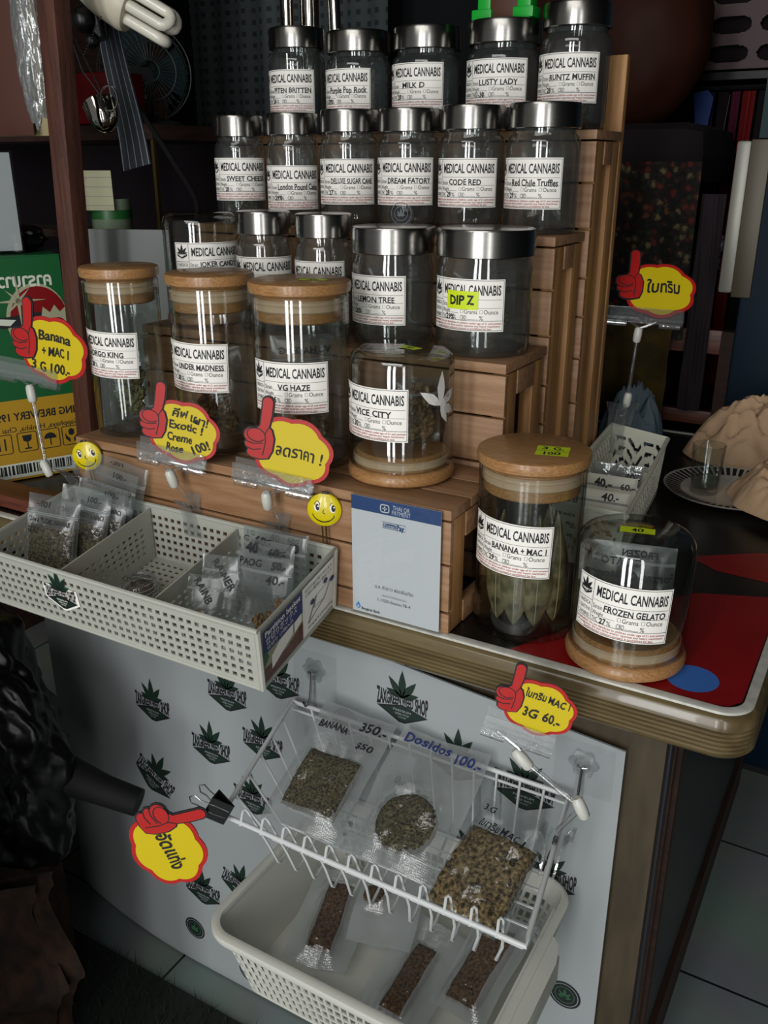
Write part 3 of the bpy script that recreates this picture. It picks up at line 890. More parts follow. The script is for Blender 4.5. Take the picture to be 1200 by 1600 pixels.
# lowest crate
bamboo_jar('drgo', -0.935, 0.075, 0.101, 0.155, 0.230, 0.273, -44, 'DRGO KING', '28', 'tall bamboo-lidded jar at the left end, against the red post', tilt=-0.04)
bamboo_jar('under', -0.776, 0.075, 0.108, 0.155, 0.230, 0.273, -39, 'UNDER MADNESS', '30', 'tall bamboo-lidded jar, middle of three, with label UNDER MADNESS', tilt=-0.03)
root, H = bamboo_jar('vg', -0.640, 0.080, 0.119, 0.155, 0.228, 0.263, -20, 'VG HAZE', '25', 'tall bamboo-lidded jar with neon sticker on lid and label VG HAZE')
sticker(root, ['40'], 0.02, 0.0, H, 0.034, 0.016, radians(20), 2)
root, H = upturned_jar('vice', -0.505, 0.093, 0.125, 0.155, 0.157, 0.245, -41, 'VICE CITY', '30', 'upturned glass jar with white leaf decal at the lowest crate\'s right end')
sticker(root, ['50'], 0.012, -0.002, H, 0.028, 0.014, radians(-18), 3)
# white leaf decal on the glass, lower right of the jar
b = MB(); F = Flat()
for a_, l_, w_ in ((88, 0.040, 0.013), (148, 0.034, 0.012), (28, 0.034, 0.012), (-25, 0.032, 0.011), (-62, 0.026, 0.010)): F.poly(leaf_pts(0, 0, l_, w_, radians(a_)), 0, 0)
a0 = camaz(-0.505, 0.093) + radians(46)
F.onto(b, lambda px, py, e: ((0.0625 + 0.0005) * sin(a0 + px / 0.0625), -(0.0625 + 0.0005) * cos(a0 + px / 0.0625), 0.098 + py))
b.build('leaf_decal', 'decal_white', root)
# on the counter
root, H = bamboo_jar('banana', -0.330, 0.084, 0.121, 0.0, 0.217, 0.117, -25, 'BANANA + MAC 1', '29', 'bamboo-lidded jar of leaf pouches on the black counter, two neon stickers', tilt=-0.03)
sticker(root, ['3 G.', '100'], 0.020, 0.006, H, 0.036, 0.017, radians(14), 5)
root, H = upturned_jar('frozen', -0.203, 0.065, 0.125, 0.0, 0.150, 0.082, -8, 'FROZEN GELATO', '27', 'upturned glass jar on bamboo base on the red counter corner', tilt=-0.05)
sticker(root, ['40'], 0.0, 0.0, H, 0.036, 0.016, radians(12), 6)

# ------------------------------------------------------------------ bags
def zip_bag(name, M, w, h, t, label, group, texts=(), content=None, seed=0, zip_=True, pouch='poly', inkm='ink', fill=0.5, herb=None, flat_top=True):
    """pouch in its own x-z plane, y towards the viewer is negative; origin at the middle of the bottom edge"""
    root = empty(name, M.translation, label, 'bag', group, M=M)
    NU, NV = 14, 18
    def bulge(u, v):
        e = max(0.0, 1 - abs(2 * u - 1) ** 2.6) ** 0.7
        low = sin(pi * min(1, v / (2 * fill) if v < fill else 0.5 + 0.5 * (v - fill) / (1.02 - fill))) if 0 < v < 1 else 0
        low = max(0, low) ** 0.7
        nz = 0.22 * noise.noise(Vector((u * 4 + seed, v * 5, seed * 0.7)))
        return t / 2 * e * max(0.06, low * (1 + nz))
    def side(s):
        def P(u, v):
            wv = 0.0015 * sin(7 * v + seed) * (1 if 0 < u < 1 else 0)
            y = s * bulge(u, v) if 0 < u < 1 and 0 < v < 1 else 0
            return Vector(((u - 0.5) * w, y + wv + 0.004 * sin(3 * v + seed) * (v > 0.6) * (v - 0.6), v * h))
        return P
    b = MB()
    b.grid(side(-1), NU * 2, NV * 2, 0)
    if content:
        for fi in range(len(b.f)):
            q_ = sum((b.v[i] for i in b.f[fi]), Vector()) / 4
            if q_.z < h * fill * 1.5 and abs(q_.x) < w * 0.44 and q_.z > h * 0.02: b.m[fi] = 2
    b.grid(lambda u, v: side(1)(1 - u, v), NU, NV, 0)
    F = Flat()
    for s, x, z, size, *k in texts:
        kw = k[0] if k else {}
        F.text(s, x, z, size, 1, 2, bold=kw.get('bold', 0.02), wob=0.06, seed=seed + x * 50, mirror=kw.get('mirror', False), ang=kw.get('ang', 0), w=kw.get('w'))
        if kw.get('strike'): F.line(x - size * 1.2, z - size * 0.3, x + size * 1.2, z + size * 0.35, size * 0.14, 1, 2)
    F.onto(b, lambda x, z, e: side(-1)(min(0.98, max(0.02, x / w + 0.5)), min(0.98, max(0.02, z / h))) + Vector((0, -0.0009 - e, 0)))
    b.build('pouch', [pouch, inkm, 'vacuum_tight'], root)
    if zip_:
        b = MB()
        for dz in (0.78, 0.80):
            b.tube([side(-1)(u, dz) + Vector((0, -0.0006, 0)) for u in [0.01 + 0.098 * i for i in range(11)]], 0.0009, 5)
        b.build('zip_strip', 'poly_zip', root)
    if content:
        b = MB(); rnd = random.Random(seed * 13 + 5)
        if content in ('bud', 'bud_brown'):
            for i in range(herb or 7):
                s_ = t * rnd.uniform(0.30, 0.42)
                b.ico(((rnd.random() - 0.5) * (w - 3.2 * s_), rnd.uniform(-0.12, 0.12) * t, s_ * 1.3 + rnd.random() ** 1.5 * h * fill), s_, 3, 0, 0.55, 2.6, seed + i * 3.1, (1.15, 0.85, 1.25))
            b.build('dried_buds', content, root)
        else:
            def Pc(s):
                def P(u, v):
                    e = (sin(pi * u) ** 0.35) * (sin(pi * v) ** 0.35) if 0 < u < 1 and 0 < v < 1 else 0
                    nz = noise.fractal(Vector((u * 9 + seed, v * 9, s)), 1, 2, 3)
                    x = (u - 0.5) * w * 0.86 * (1 + 0.05 * nz); z = h * 0.03 + v * h * fill * 1.45 * (1 + 0.05 * noise.noise(Vector((u * 6, seed, 1))))
                    return Vector((x, s * t * 0.40 * e * (1 + 0.25 * nz), z))
                return P
            b.grid(Pc(-1), 26, 26, 0); b.grid(lambda u, v: Pc(1)(1 - u, v), 26, 26, 0)
            tag(b.build('dried_herb', content, root), kind='stuff')
    return root

def jar_bag(key, w, h, t, ang, label, content='bud', texts=(), seed=0, lean=0.0, n=5, fill=0.35, dx=0, zoff=0.007):
    x, y, z, r, H = JARS[key]
    a = camaz(x, y) + radians(ang)
    rt = Vector((cos(a), sin(a), 0)); up = Vector((0, 0, 1)) + rt * lean * 0.4
    w = min(w, 1.36 * r); t = min(t, 0.62 * r); h = min(h, H - 0.030); zoff = max(zoff, 0.0155 if key not in ('vice',) else 0.004)
    M = frame((x + rt.x * dx, y + rt.y * dx, z + zoff), rt, up)
    return zip_bag('zip_bag', M, w, h, t, label, 'zip bags inside the jars', texts, content, seed, fill=fill, herb=n)
jar_bag('drgo', 0.070, 0.150, 0.040, 20, 'clear zip bag of buds inside the jar nearest the red post', 'bud', [('18', 0.02, 0.05, 0.008)], 1, 0.05, 8)
jar_bag('under', 0.076, 0.120, 0.044, -15, 'clear zip bag of buds inside the UNDER MADNESS jar', 'bud_brown', (), 2, 0.04, 8)
jar_bag('vg', 0.086, 0.170, 0.046, 10, 'clear zip bag with mirrored 50 inside the VG HAZE jar', 'bud_brown', [('50.-', -0.014, 0.158, 0.010, {'mirror': True}), ('VG HAZE', 0.012, 0.128, 0.008, {'mirror': True}), ('1 G', -0.022, 0.128, 0.008, {'mirror': True})], 3, 0.02, 7, 0.3)
jar_bag('vice', 0.060, 0.080, 0.050, 10, 'clear bag of pale buds inside the upturned jar with leaf decal', 'bud_brown', (), 4, 0.0, 9, 0.62, dx=0.018, zoff=0.002)
jar_bag('lemon', 0.076, 0.095, 0.040, 25, 'crumpled clear bag inside the LEMON TREE jar', 'bud', (), 5, 0.08, 4)
jar_bag('dipz', 0.084, 0.098, 0.044, 10, 'clear zip bag marked 65 with buds inside the neon-labelled jar', 'bud', [('65.-', 0.018, 0.086, 0.010), ('360', 0.022, 0.062, 0.009, {'bold': 0.03})], 6, 0.05, 7)
for i, (k, w, lb, tx) in enumerate((('sweet', 0.054, 'clear bag of buds inside the leftmost jar of the six-jar row', None), ('london', 0.054, 'clear bag of brownish buds inside the London Pound Cake jar', None),
        ('deluxe', 0.060, 'clear bag marked 5 inside the DELUXE SUGAR CANE jar', '5'), ('dream', 0.060, 'clear bag marked 70 inside the DREAM FATORY jar', '70'),
        ('code', 0.062, 'clear bag marked 2 inside the CODE RED jar', '2'), ('redchile', 0.066, 'clear bag of dark buds inside the rightmost jar of the six-jar row', None),
        ('purple', 0.070, 'clear bag of buds inside the Purple Pop Rock jar', None), ('lusty', 0.074, 'clear bag of buds inside the jar under the green stand', None), ('runtz', 0.064, 'clear bag inside the jar beside the tall post', None))):
    jar_bag(k, w, 0.098, 0.034, (-20, 15, 5, -10, 20, 25, 10, -5, 15)[i], lb, ('bud', 'bud_brown')[i % 2], [(tx, 0.008, 0.088, 0.010)] if tx else (), 10 + i, 0.05, 5)
x, y, z, r, H = JARS['frozen']
M = frame((x - 0.002, y + 0.004, z + 0.003), (cos(0.20), sin(0.20), 0), (0.06, 0.05, 1))
zip_bag('zip_bag', M, 0.088, 0.094, 0.022, 'clear zip bag with mirrored handwriting inside the upturned jar on the red corner', 'zip bags inside the jars',
        [('FROZEN', 0.006, 0.084, 0.007, {'mirror': True}), ('GELATO', -0.012, 0.074, 0.008, {'mirror': True}), ('Forzen Gelato', 0.008, 0.060, 0.009, {'mirror': True}), ('1 G', 0.028, 0.045, 0.007, {'mirror': True})], 'bud', 21, fill=0.2, herb=4)
# leaf-shaped pouches standing in the BANANA jar
x, y, z, r, H = JARS['banana']
def leaf_pouch_mesh():
    b = MB()
    def P(s):
        def f(u, v):
            wv = 0.019 * (sin(pi * min(1, v * 1.02)) ** 0.8 if v < 1 else 0) * (0.55 + 0.65 * (1 - v)) + 0.0008
            e = (1 - (2 * u - 1) ** 2)
            return Vector(((2 * u - 1) * wv, s * 0.0085 * e * sin(pi * v) ** 0.6 if 0 < v < 1 else 0, v * 0.138))
        return f
    b.grid(P(-1), 10, 16); b.grid(lambda u, v: P(1)(1 - u, v), 10, 16)
    return b.build('leaf_pouch', 'leaf_pouch')
def leaf_seam(parent):
    b = MB()
    b.tube([(0, -0.0088 * max(0.05, sin(pi * v) ** 0.6), 0.138 * v) for v in [0.03 + 0.094 * i for i in range(11)]], 0.0005, 5)
    b.tube([(0, 0.0088 * max(0.05, sin(pi * v) ** 0.6), 0.138 * v) for v in [0.03 + 0.094 * i for i in range(11)]], 0.0005, 5)
    return b.build('seam', 'manila', parent)
lp = leaf_pouch_mesh(); sm = leaf_seam(lp)
a = camaz(x, y)
spots = [(-0.032, -0.012, -28, 0.02), (-0.012, -0.026, -8, 0.03), (0.012, -0.026, 10, 0.02), (0.034, -0.008, 32, 0.03), (0.0, 0.018, 0, 0.05), (0.024, 0.020, 20, 0.04)]
LBL = ['leaf-shaped herb pouch at the left side inside the jar with two neon stickers', 'leaf-shaped herb pouch, second from left behind the banana label', 'leaf-shaped herb pouch, third from left behind the banana label',
       'leaf-shaped herb pouch at the right side inside the jar with two neon stickers', 'leaf-shaped herb pouch in the back middle of the jar on the counter', 'leaf-shaped herb pouch at the back right of the jar on the counter']
for i, (px, py, az, ln) in enumerate(spots):
    o = lp if i == 0 else lp.copy()
    if i:
        COL.objects.link(o); s2 = sm.copy(); COL.objects.link(s2); s2.parent = o
    gx, gy = px * cos(a) - py * sin(a), px * sin(a) + py * cos(a)
    o.location = (x + gx, y + gy, z + 0.007)
    o.rotation_euler = (radians(-2), 0, a + radians(az))
    tag(o, LBL[i], 'pouch', 'leaf pouches in the jar')

# ------------------------------------------------------------------ long white basket hanging over the counter edge
BO = Vector((-0.541, 0.003, T + 0.0045))        # back right bottom corner
BX, BD, BU = Vector((-1, 0, 0)), Vector((0.136, -0.987, -0.089)), Vector((0, -0.09, 0.996))
BL, BW, BH = 0.445, 0.19, 0.078
bk = empty('divided_basket', BO, 'long white perforated plastic basket with two dividers, jutting over the counter edge', 'basket')
def bp(l, d, u):
    """l from the right end, d from the back, u up; the walls lean outwards a little"""
    k = 0.010 * (u / BH - 1)
    ll = l + (k if l > BL / 2 else -k) * (abs(2 * l / BL - 1) > 0.98)
    return BX * l + BD * d + BU * u
def cells(L, n, bar, m0, m1):
    out = [0, m0]
    step = (L - m0 - m1) / n
    for i in range(n):
        out += [m0 + i * step + bar / 2 * 0 + step - bar]
        out += [m0 + (i + 1) * step]
    out[-1] = L
    return [x / L for x in out]
def odd(i, j): return i % 2 == 1 and j % 2 == 1
def wall(name, A, B_, C, D, n1, n2, th, L1, L2, m=0.007, bar=0.0052, parent=bk, mt='basket_white'):
    b = MB()
    A, B_, C, D = Vector(A), Vector(B_), Vector(C), Vector(D)
    us = cells(L1, n1, bar, m, m); vs = cells(L2, n2, bar, m, m)
    b.sheet(lambda u, v: (A * (1 - u) + B_ * u) * (1 - v) + (D * (1 - u) + C * u) * v, us, vs, odd, th, 0)
    return b.build(name, mt, parent)
ti = 0.006
def q(l, d, u): return bp(l, d, u)
wall('front_wall', q(BL - ti, BW - ti, 0), q(ti, BW - ti, 0), q(0, BW, BH), q(BL, BW, BH), 38, 6, BD * -0.0022, BL, BH)
wall('back_wall', q(ti, ti, 0), q(BL - ti, ti, 0), q(BL, 0, BH), q(0, 0, BH), 38, 6, BD * 0.0022, BL, BH)
wall('bottom', q(BL - ti, BW - ti, 0.001), q(ti, BW - ti, 0.001), q(ti, ti, 0.001), q(BL - ti, ti, 0.001), 38, 15, BU * 0.002, BL, BW)
wall('end_wall', q(BL - ti, ti, 0), q(BL - ti, BW - ti, 0), q(BL, BW, BH), q(BL, 0, BH), 14, 6, BX * -0.0022, BW, BH)
b = MB(); b.sheet(lambda u, v: (q(ti, BW - ti, 0) * (1 - u) + q(ti, ti, 0) * u) * (1 - v) + (q(0, BW, BH) * (1 - u) + q(0, 0, BH) * u) * v, [0, 0.5, 1], [0, 0.5, 1], lambda i, j: False, BX * 0.0022)
b.build('end_wall', 'basket_white', bk)
for l in (0.146, 0.296):
    wall('divider', q(l, BW - 0.010, 0.003), q(l, 0.010, 0.003), q(l, 0.004, BH * 0.97), q(l, BW - 0.004, BH * 0.97), 12, 5, BX * 0.0022, BW, BH, m=0.016)
b = MB()
b.tube([q(0, 0, BH), q(BL, 0, BH), q(BL, BW, BH), q(0, BW, BH)], 0.0033, 8, closed=True)
b.tube([q(ti, ti, 0), q(BL - ti, ti, 0), q(BL - ti, BW - ti, 0), q(ti, BW - ti, 0)], 0.0026, 8, closed=True)
for l, d in ((0, 0), (BL, 0), (BL, BW), (0, BW)):
    s = 1 if l == 0 else -1; e = 1 if d == 0 else -1
    b.tube([q(l + s * ti, d + e * ti, 0), q(l, d, BH)], 0.0036, 8)
b.build('rim', 'basket_white', bk)
# shop logo sticker on the front
b = MB(); F = Flat()
F.poly([(-0.56, 0.24), (0.56, 0.24), (0.56, -0.16), (0.05, -0.42), (-0.05, -0.42), (-0.56, -0.16)], 0, 0)
leaf_art(F, 0.0, 0.16, 0.56, 3, 1)
F2 = logo_art(1, 2, 0)
F.place(F2, 0, 0, 1.0, 0, {0: 0, 1: 1, 2: 2}, 1)
lg = 0.299
def fr(px, py, e):
    s_ = 0.052
    l = lg - px * s_; u = BH * 0.50 + py * s_ + 0.004
    k = ti * (1 - u / BH)
    return bp(l, BW - k, u) + BD * (0.0012 + e)
F.onto(b, fr, 0.0003)
b.build('logo_sticker', ['paper', 'ink', 'ink_green_dark', 'ink_green'], bk)
# product leaflet on the right end
b = MB(); F = Flat()
F.rect(-0.5, -0.5, 0.5, 0.5, 0, 0)
F.rect(-0.5, -0.5, 0.02, 0.5, 4, 1)
F.rect(-0.5, 0.05, 0.02, 0.5, 1, 2)
F.poly([(-0.5, -0.5), (0.02, -0.5), (0.02, -0.12), (-0.2, -0.28), (-0.5, -0.2)], 2, 2)
F.poly([(-0.40, -0.36), (-0.12, -0.14), (-0.12, 0.06), (-0.30, 0.03), (-0.40, -0.1)], 0, 3)
F.poly([(-0.10, -0.16), (0.0, -0.08), (0.0, 0.08), (-0.10, 0.04)], 0, 3)
F.poly([(-0.5, -0.2), (-0.43, -0.05), (-0.46, 0.1), (-0.5, 0.1)], 3, 3)
F.text('Partition basket', -0.24, 0.42, 0.10, 0, 3, w=0.46, bold=0.02)
F.text('仕切りボックス', -0.26, 0.27, 0.12, 0, 3, w=0.40)
F.text('仕切り 小物入れ', -0.28, 0.13, 0.06, 0, 3, w=0.34)
F.text('仕切り板が取り外せます', 0.26, 0.40, 0.05, 5, 3, w=0.40)
F.text('小物の整理に便利です', 0.26, 0.30, 0.05, 5, 3, w=0.40)
F.path([(0.10, -0.30), (0.34, -0.14), (0.44, 0.12), (0.22, 0.10), (0.10, -0.30)], 0.015, 6, 3)
F.path([(0.22, 0.10), (0.18, -0.1), (0.34, -0.14)], 0.012, 6, 3)
for x_, y_ in ((0.16, 0.06), (0.36, 0.20), (0.46, 0.10)): F.ellipse(x_, y_, 0.03, 0.05, 1, 4, 14)
F.text('PARTITION', 0.28, -0.40, 0.05, 5, 3, w=0.36)
def er(px, py, e):
    d = BW / 2 - px * (BW - 0.014) ; u = BH / 2 + py * (BH - 0.012)
    return bp(ti * (1 - u / BH), d, u) + BX * (-0.0014 - e)
F.onto(b, er, 0.00025)
b.build('leaflet', ['paper', 'ink_blue', 'redwood_flat', 'ink_green', 'cream_card', 'ink', 'ink_grey'], bk)

BWm = lambda l, d, u: BO + BX * l + BD * d + BU * u
# bags in the left compartment
def put_bag(c, yaw, tilt, roll=0):
    c = Vector(c) + Vector((0, 0, 0.041 * abs(sin(radians(roll)))))
    M = Matrix.Translation(Vector(c)) @ Matrix.Rotation(radians(yaw), 4, 'Z') @ Matrix.Rotation(radians(tilt), 4, 'X') @ Matrix.Rotation(radians(roll), 4, 'Y')
    return M
gB = 'banana bags in the left compartment'
tx = lambda mir, extra: [('100.-', (-0.012 if mir else 0.014), 0.101, 0.0075, {'mirror': mir}), ('BANANA DADDY & MAC1', 0.0, 0.080, 0.0065, {'mirror': mir, 'w': 0.062})] + extra
zip_bag('herb_bag', put_bag(BWm(0.392, 0.128, 0.006), 12, -14, 3), 0.080, 0.112, 0.022, 'zip bag of green herb with mirrored writing, front left in the long basket', gB,
        tx(True, [('3 G', -0.024, 0.066, 0.0075, {'mirror': True})]), 'herb', 31, fill=0.42)
zip_bag('herb_bag', put_bag(BWm(0.366, 0.098, 0.006), 14, -12, 8), 0.074, 0.112, 0.014, 'second zip bag in the long basket, marked 100 and 3 G, behind the mirrored one', gB, tx(False, [('3.G', 0.022, 0.060, 0.0075)]), 'herb', 32, fill=0.4)
zip_bag('herb_bag', put_bag(BWm(0.356, 0.074, 0.006), 14, -9, 10), 0.074, 0.112, 0.012, 'third zip bag in the long basket, only its right edge showing', gB, tx(False, [('3.G', 0.022, 0.060, 0.0075)]), 'herb', 33, fill=0.4)
zip_bag('herb_bag', put_bag(BWm(0.366, 0.052, 0.006), 14, -8, 12), 0.080, 0.124, 0.010, 'tall zip bag reading BANANA DADDY & MAC1 near the back of the long basket', gB, [('100.-', 0.014, 0.116, 0.0075), ('BANANA DADDY & MAC1', 0.0, 0.096, 0.0065, {'w': 0.066})], 'herb', 34, fill=0.3)
zip_bag('herb_bag', put_bag(BWm(0.362, 0.034, 0.006), 13, -6, 13), 0.078, 0.128, 0.008, 'rearmost zip bag in the long basket, with mirrored 100', gB, [('100.-', -0.008, 0.124, 0.0075, {'mirror': True})], 'herb', 35, fill=0.3)
# round tub in the middle compartment
ct = empty('round_container', BWm(0.246, 0.104, 0.004), 'small clear round stacking tub in the middle basket compartment', 'tub')
Rt = Matrix((BX * -1, -BD, BU)).transposed()
b = MB()
b.lathe([(0, 0), (0.0215, 0), (0.0225, 0.002), (0.0225, 0.015), (0.0235, 0.016), (0.0235, 0.026), (0.0225, 0.028), (0.020, 0.028), (0.020, 0.0265), (0, 0.0265)], n=36, R=Rt)
b.build('tub_body', 'acrylic', ct)
b = MB()
for z_ in (0.006, 0.011, 0.017, 0.0225): b.tube([Rt @ Vector((0.0236 * cos(2 * pi * i / 32), 0.0236 * sin(2 * pi * i / 32), z_)) for i in range(32)], 0.0008, 6, closed=True)
F = Flat()
for i, t_ in enumerate(('INFUSED', 'JOINT GRIND', '0.5')): F.text(t_, 0, 0.008 - i * 0.009, 0.005, 1, 1, ang=radians(12), bold=0.02)
F.onto(b, lambda px, py, e: Rt @ Vector((px, py, 0.0284 + e)))
b.build('ridges', ['poly_zip', 'ink'], ct)
b = MB(); b.ico((0, 0, 0), 0.019, 3, 0, 0.12, 5, 3.0, (1, 1, 0.52)); 
for i in range(len(b.v)): b.v[i] = Rt @ (b.v[i] + Vector((0, 0, 0.0125)))
tag(b.build('ground_herb', 'herb_brown', ct), kind='stuff')
# bags in the right compartment
gR = 'priced bags in the right compartment'
R1 = [(0.070, 0.042, 4, -3, 0, 0.092, 0.098, [('40', 0.0, 0.089, 0.0085), ('60.-', 0.026, 0.089, 0.0075, {'strike': True}), ('1 G', -0.034, 0.089, 0.006)], 'rearmost bag in the right compartment, 60 struck out beside 40', 41),
      (0.066, 0.056, 4, -5, 0, 0.088, 0.100, [('G', -0.038, 0.088, 0.007), ('60.-', -0.014, 0.088, 0.010, {'strike': True, 'bold': 0.04}), ('40', 0.027, 0.086, 0.011, {'bold': 0.05})], 'bag in the right compartment with bold 40 at its upper right', 42),
      (0.072, 0.073, 5, -7, 0, 0.080, 0.096, [('40', -0.016, 0.086, 0.012, {'bold': 0.05}), ('60.-', 0.018, 0.084, 0.010, {'strike': True, 'bold': 0.04})], 'bag in the right compartment with bold 40 at left and 60 struck out', 43),
      (0.060, 0.094, 6, -9, 0, 0.074, 0.090, [('PAOG', -0.018, 0.080, 0.008), ('50.-', 0.020, 0.080, 0.008, {'bold': 0.06}), ('40.-', 0.018, 0.064, 0.010)], 'bag with two brown buds lettered PAOG in the right compartment', 44)]
for l, d, yw, tl, rl, w_, h_, tx_, lb, sd in R1:
    zip_bag('bud_bag', put_bag(BWm(l, d, 0.006), yw, tl, rl), w_, h_, 0.018 if sd == 44 else 0.008, lb, gR, tx_, 'bud_brown' if sd == 44 else None, sd, fill=0.35, herb=3)
zip_bag('bud_bag', put_bag(BWm(0.116, 0.150, 0.008), 16, -24, 0), 0.046, 0.076, 0.016, 'bag lettered RAINBOW lying against the divider in the right compartment', gR, [('RAINB', 0.0, 0.058, 0.0085, {'ang': -0.9})], 'bud_brown', 45, fill=0.3, herb=3)
zip_bag('bud_bag', put_bag(BWm(0.112, 0.118, 0.008), 14, -16, 0), 0.048, 0.086, 0.010, 'bag lettered RAINER behind the RAINBOW bag in the right compartment', gR, [('RAINER', 0.006, 0.064, 0.0085, {'ang': -0.9})], None, 46, fill=0.3)

# ------------------------------------------------------------------ thumbs-up price cards and their clear clip holders
def card(M, k, lines, label, tint='ink'):
    """card one unit wide; x right, z up, seen from -y"""
    def cloud(grow):
        pts = []; N = 7
        for i in range(N * 8):
            a = 2 * pi * i / (N * 8)
            e = 1 + 0.10 * abs(sin(a * N / 2 + 0.4)) - 0.05
            pts.append((0.085 + (0.41 * e + grow) * cos(a), -0.06 + (0.335 * e + grow) * sin(a)))
        return pts
    b = MB()
    Mk = Matrix.Scale(k, 4)
    S = lambda pts: [(x * k, z * k) for x, z in pts]
    th = 0.0016
    b.prism(S(cloud(0.045)), th, None, 1)
    hand = []
    def arc(cx, cy, rx, ry, a0, a1, n=8):
        return [(cx + rx * cos(radians(a0 + (a1 - a0) * i / n)), cy + ry * sin(radians(a0 + (a1 - a0) * i / n))) for i in range(n + 1)]
    fist = [(-0.30, 0.16)] + arc(-0.245, 0.43, 0.058, 0.058, 200, 0, 8)[0:9] + [(-0.185, 0.30), (-0.20, 0.16), (-0.165, 0.13), (-0.13, 0.04), (-0.135, -0.10), (-0.17, -0.19), (-0.26, -0.215)] + arc(-0.34, -0.16, 0.075, 0.055, 270, 150, 5) + arc(-0.375, -0.07, 0.075, 0.06, 230, 140, 4) + arc(-0.385, 0.03, 0.085, 0.08, 220, 80, 6) + [(-0.33, 0.125)]
    cx = sum(p[0] for p in fist) / len(fist); cz = sum(p[1] for p in fist) / len(fist)
    def offs(g):
        out = []; n = len(fist)
        for i, p in enumerate(fist):
            a, c = fist[i - 1], fist[(i + 1) % n]
            d = hypot(c[0] - a[0], c[1] - a[1]) or 1
            nx, nz = (c[1] - a[1]) / d, -(c[0] - a[0]) / d
            out.append((p[0] - nx * g, p[1] - nz * g))
        return out
    M_ = Matrix.Translation((0, -0.0008, 0))
    b.prism(S(offs(0.018)), th, M_, 3)
    F = Flat()
    F.poly(cloud(0.0), 0, 1)
    F.poly(fist, 1, 5)
    F.path(arc(-0.335, 0.045, 0.105, 0.075, 20, 330, 14), 0.011, 3, 6)
    F.path([(-0.455, -0.045), (-0.36, -0.06), (-0.25, -0.03)], 0.011, 3, 6)
    F.path([(-0.44, -0.115), (-0.35, -0.13), (-0.26, -0.10)], 0.011, 3, 6)
    F.path([(-0.20, 0.16), (-0.235, 0.08), (-0.22, -0.02), (-0.235, -0.17)], 0.011, 3, 6)
    for s_, x_, z_, sz, *kw in lines:
        kk = kw[0] if kw else {}
        F.text(s_, x_, z_, sz, 2, 4, bold=kk.get('bold', 0.022), wob=0.07, seed=x_ * 9 + z_ * 5, ang=kk.get('ang', 0), w=kk.get('w'))
    F.onto(b, lambda px, pz, e: (px * k, -0.0001 - e, pz * k), 0.00035)
    o = b.build('price_card', ['card_yellow', 'card_red', tint, 'ink'], None)
    o.matrix_world = M
    return tag(o, label, 'price card', 'thumbs-up price cards')
def cardM(c, yaw, roll=0, tilt=0):
    return Matrix.Translation(Vector(c)) @ Matrix.Rotation(radians(yaw), 4, 'Z') @ Matrix.Rotation(radians(tilt), 4, 'X') @ Matrix.Rotation(radians(roll), 4, 'Y')

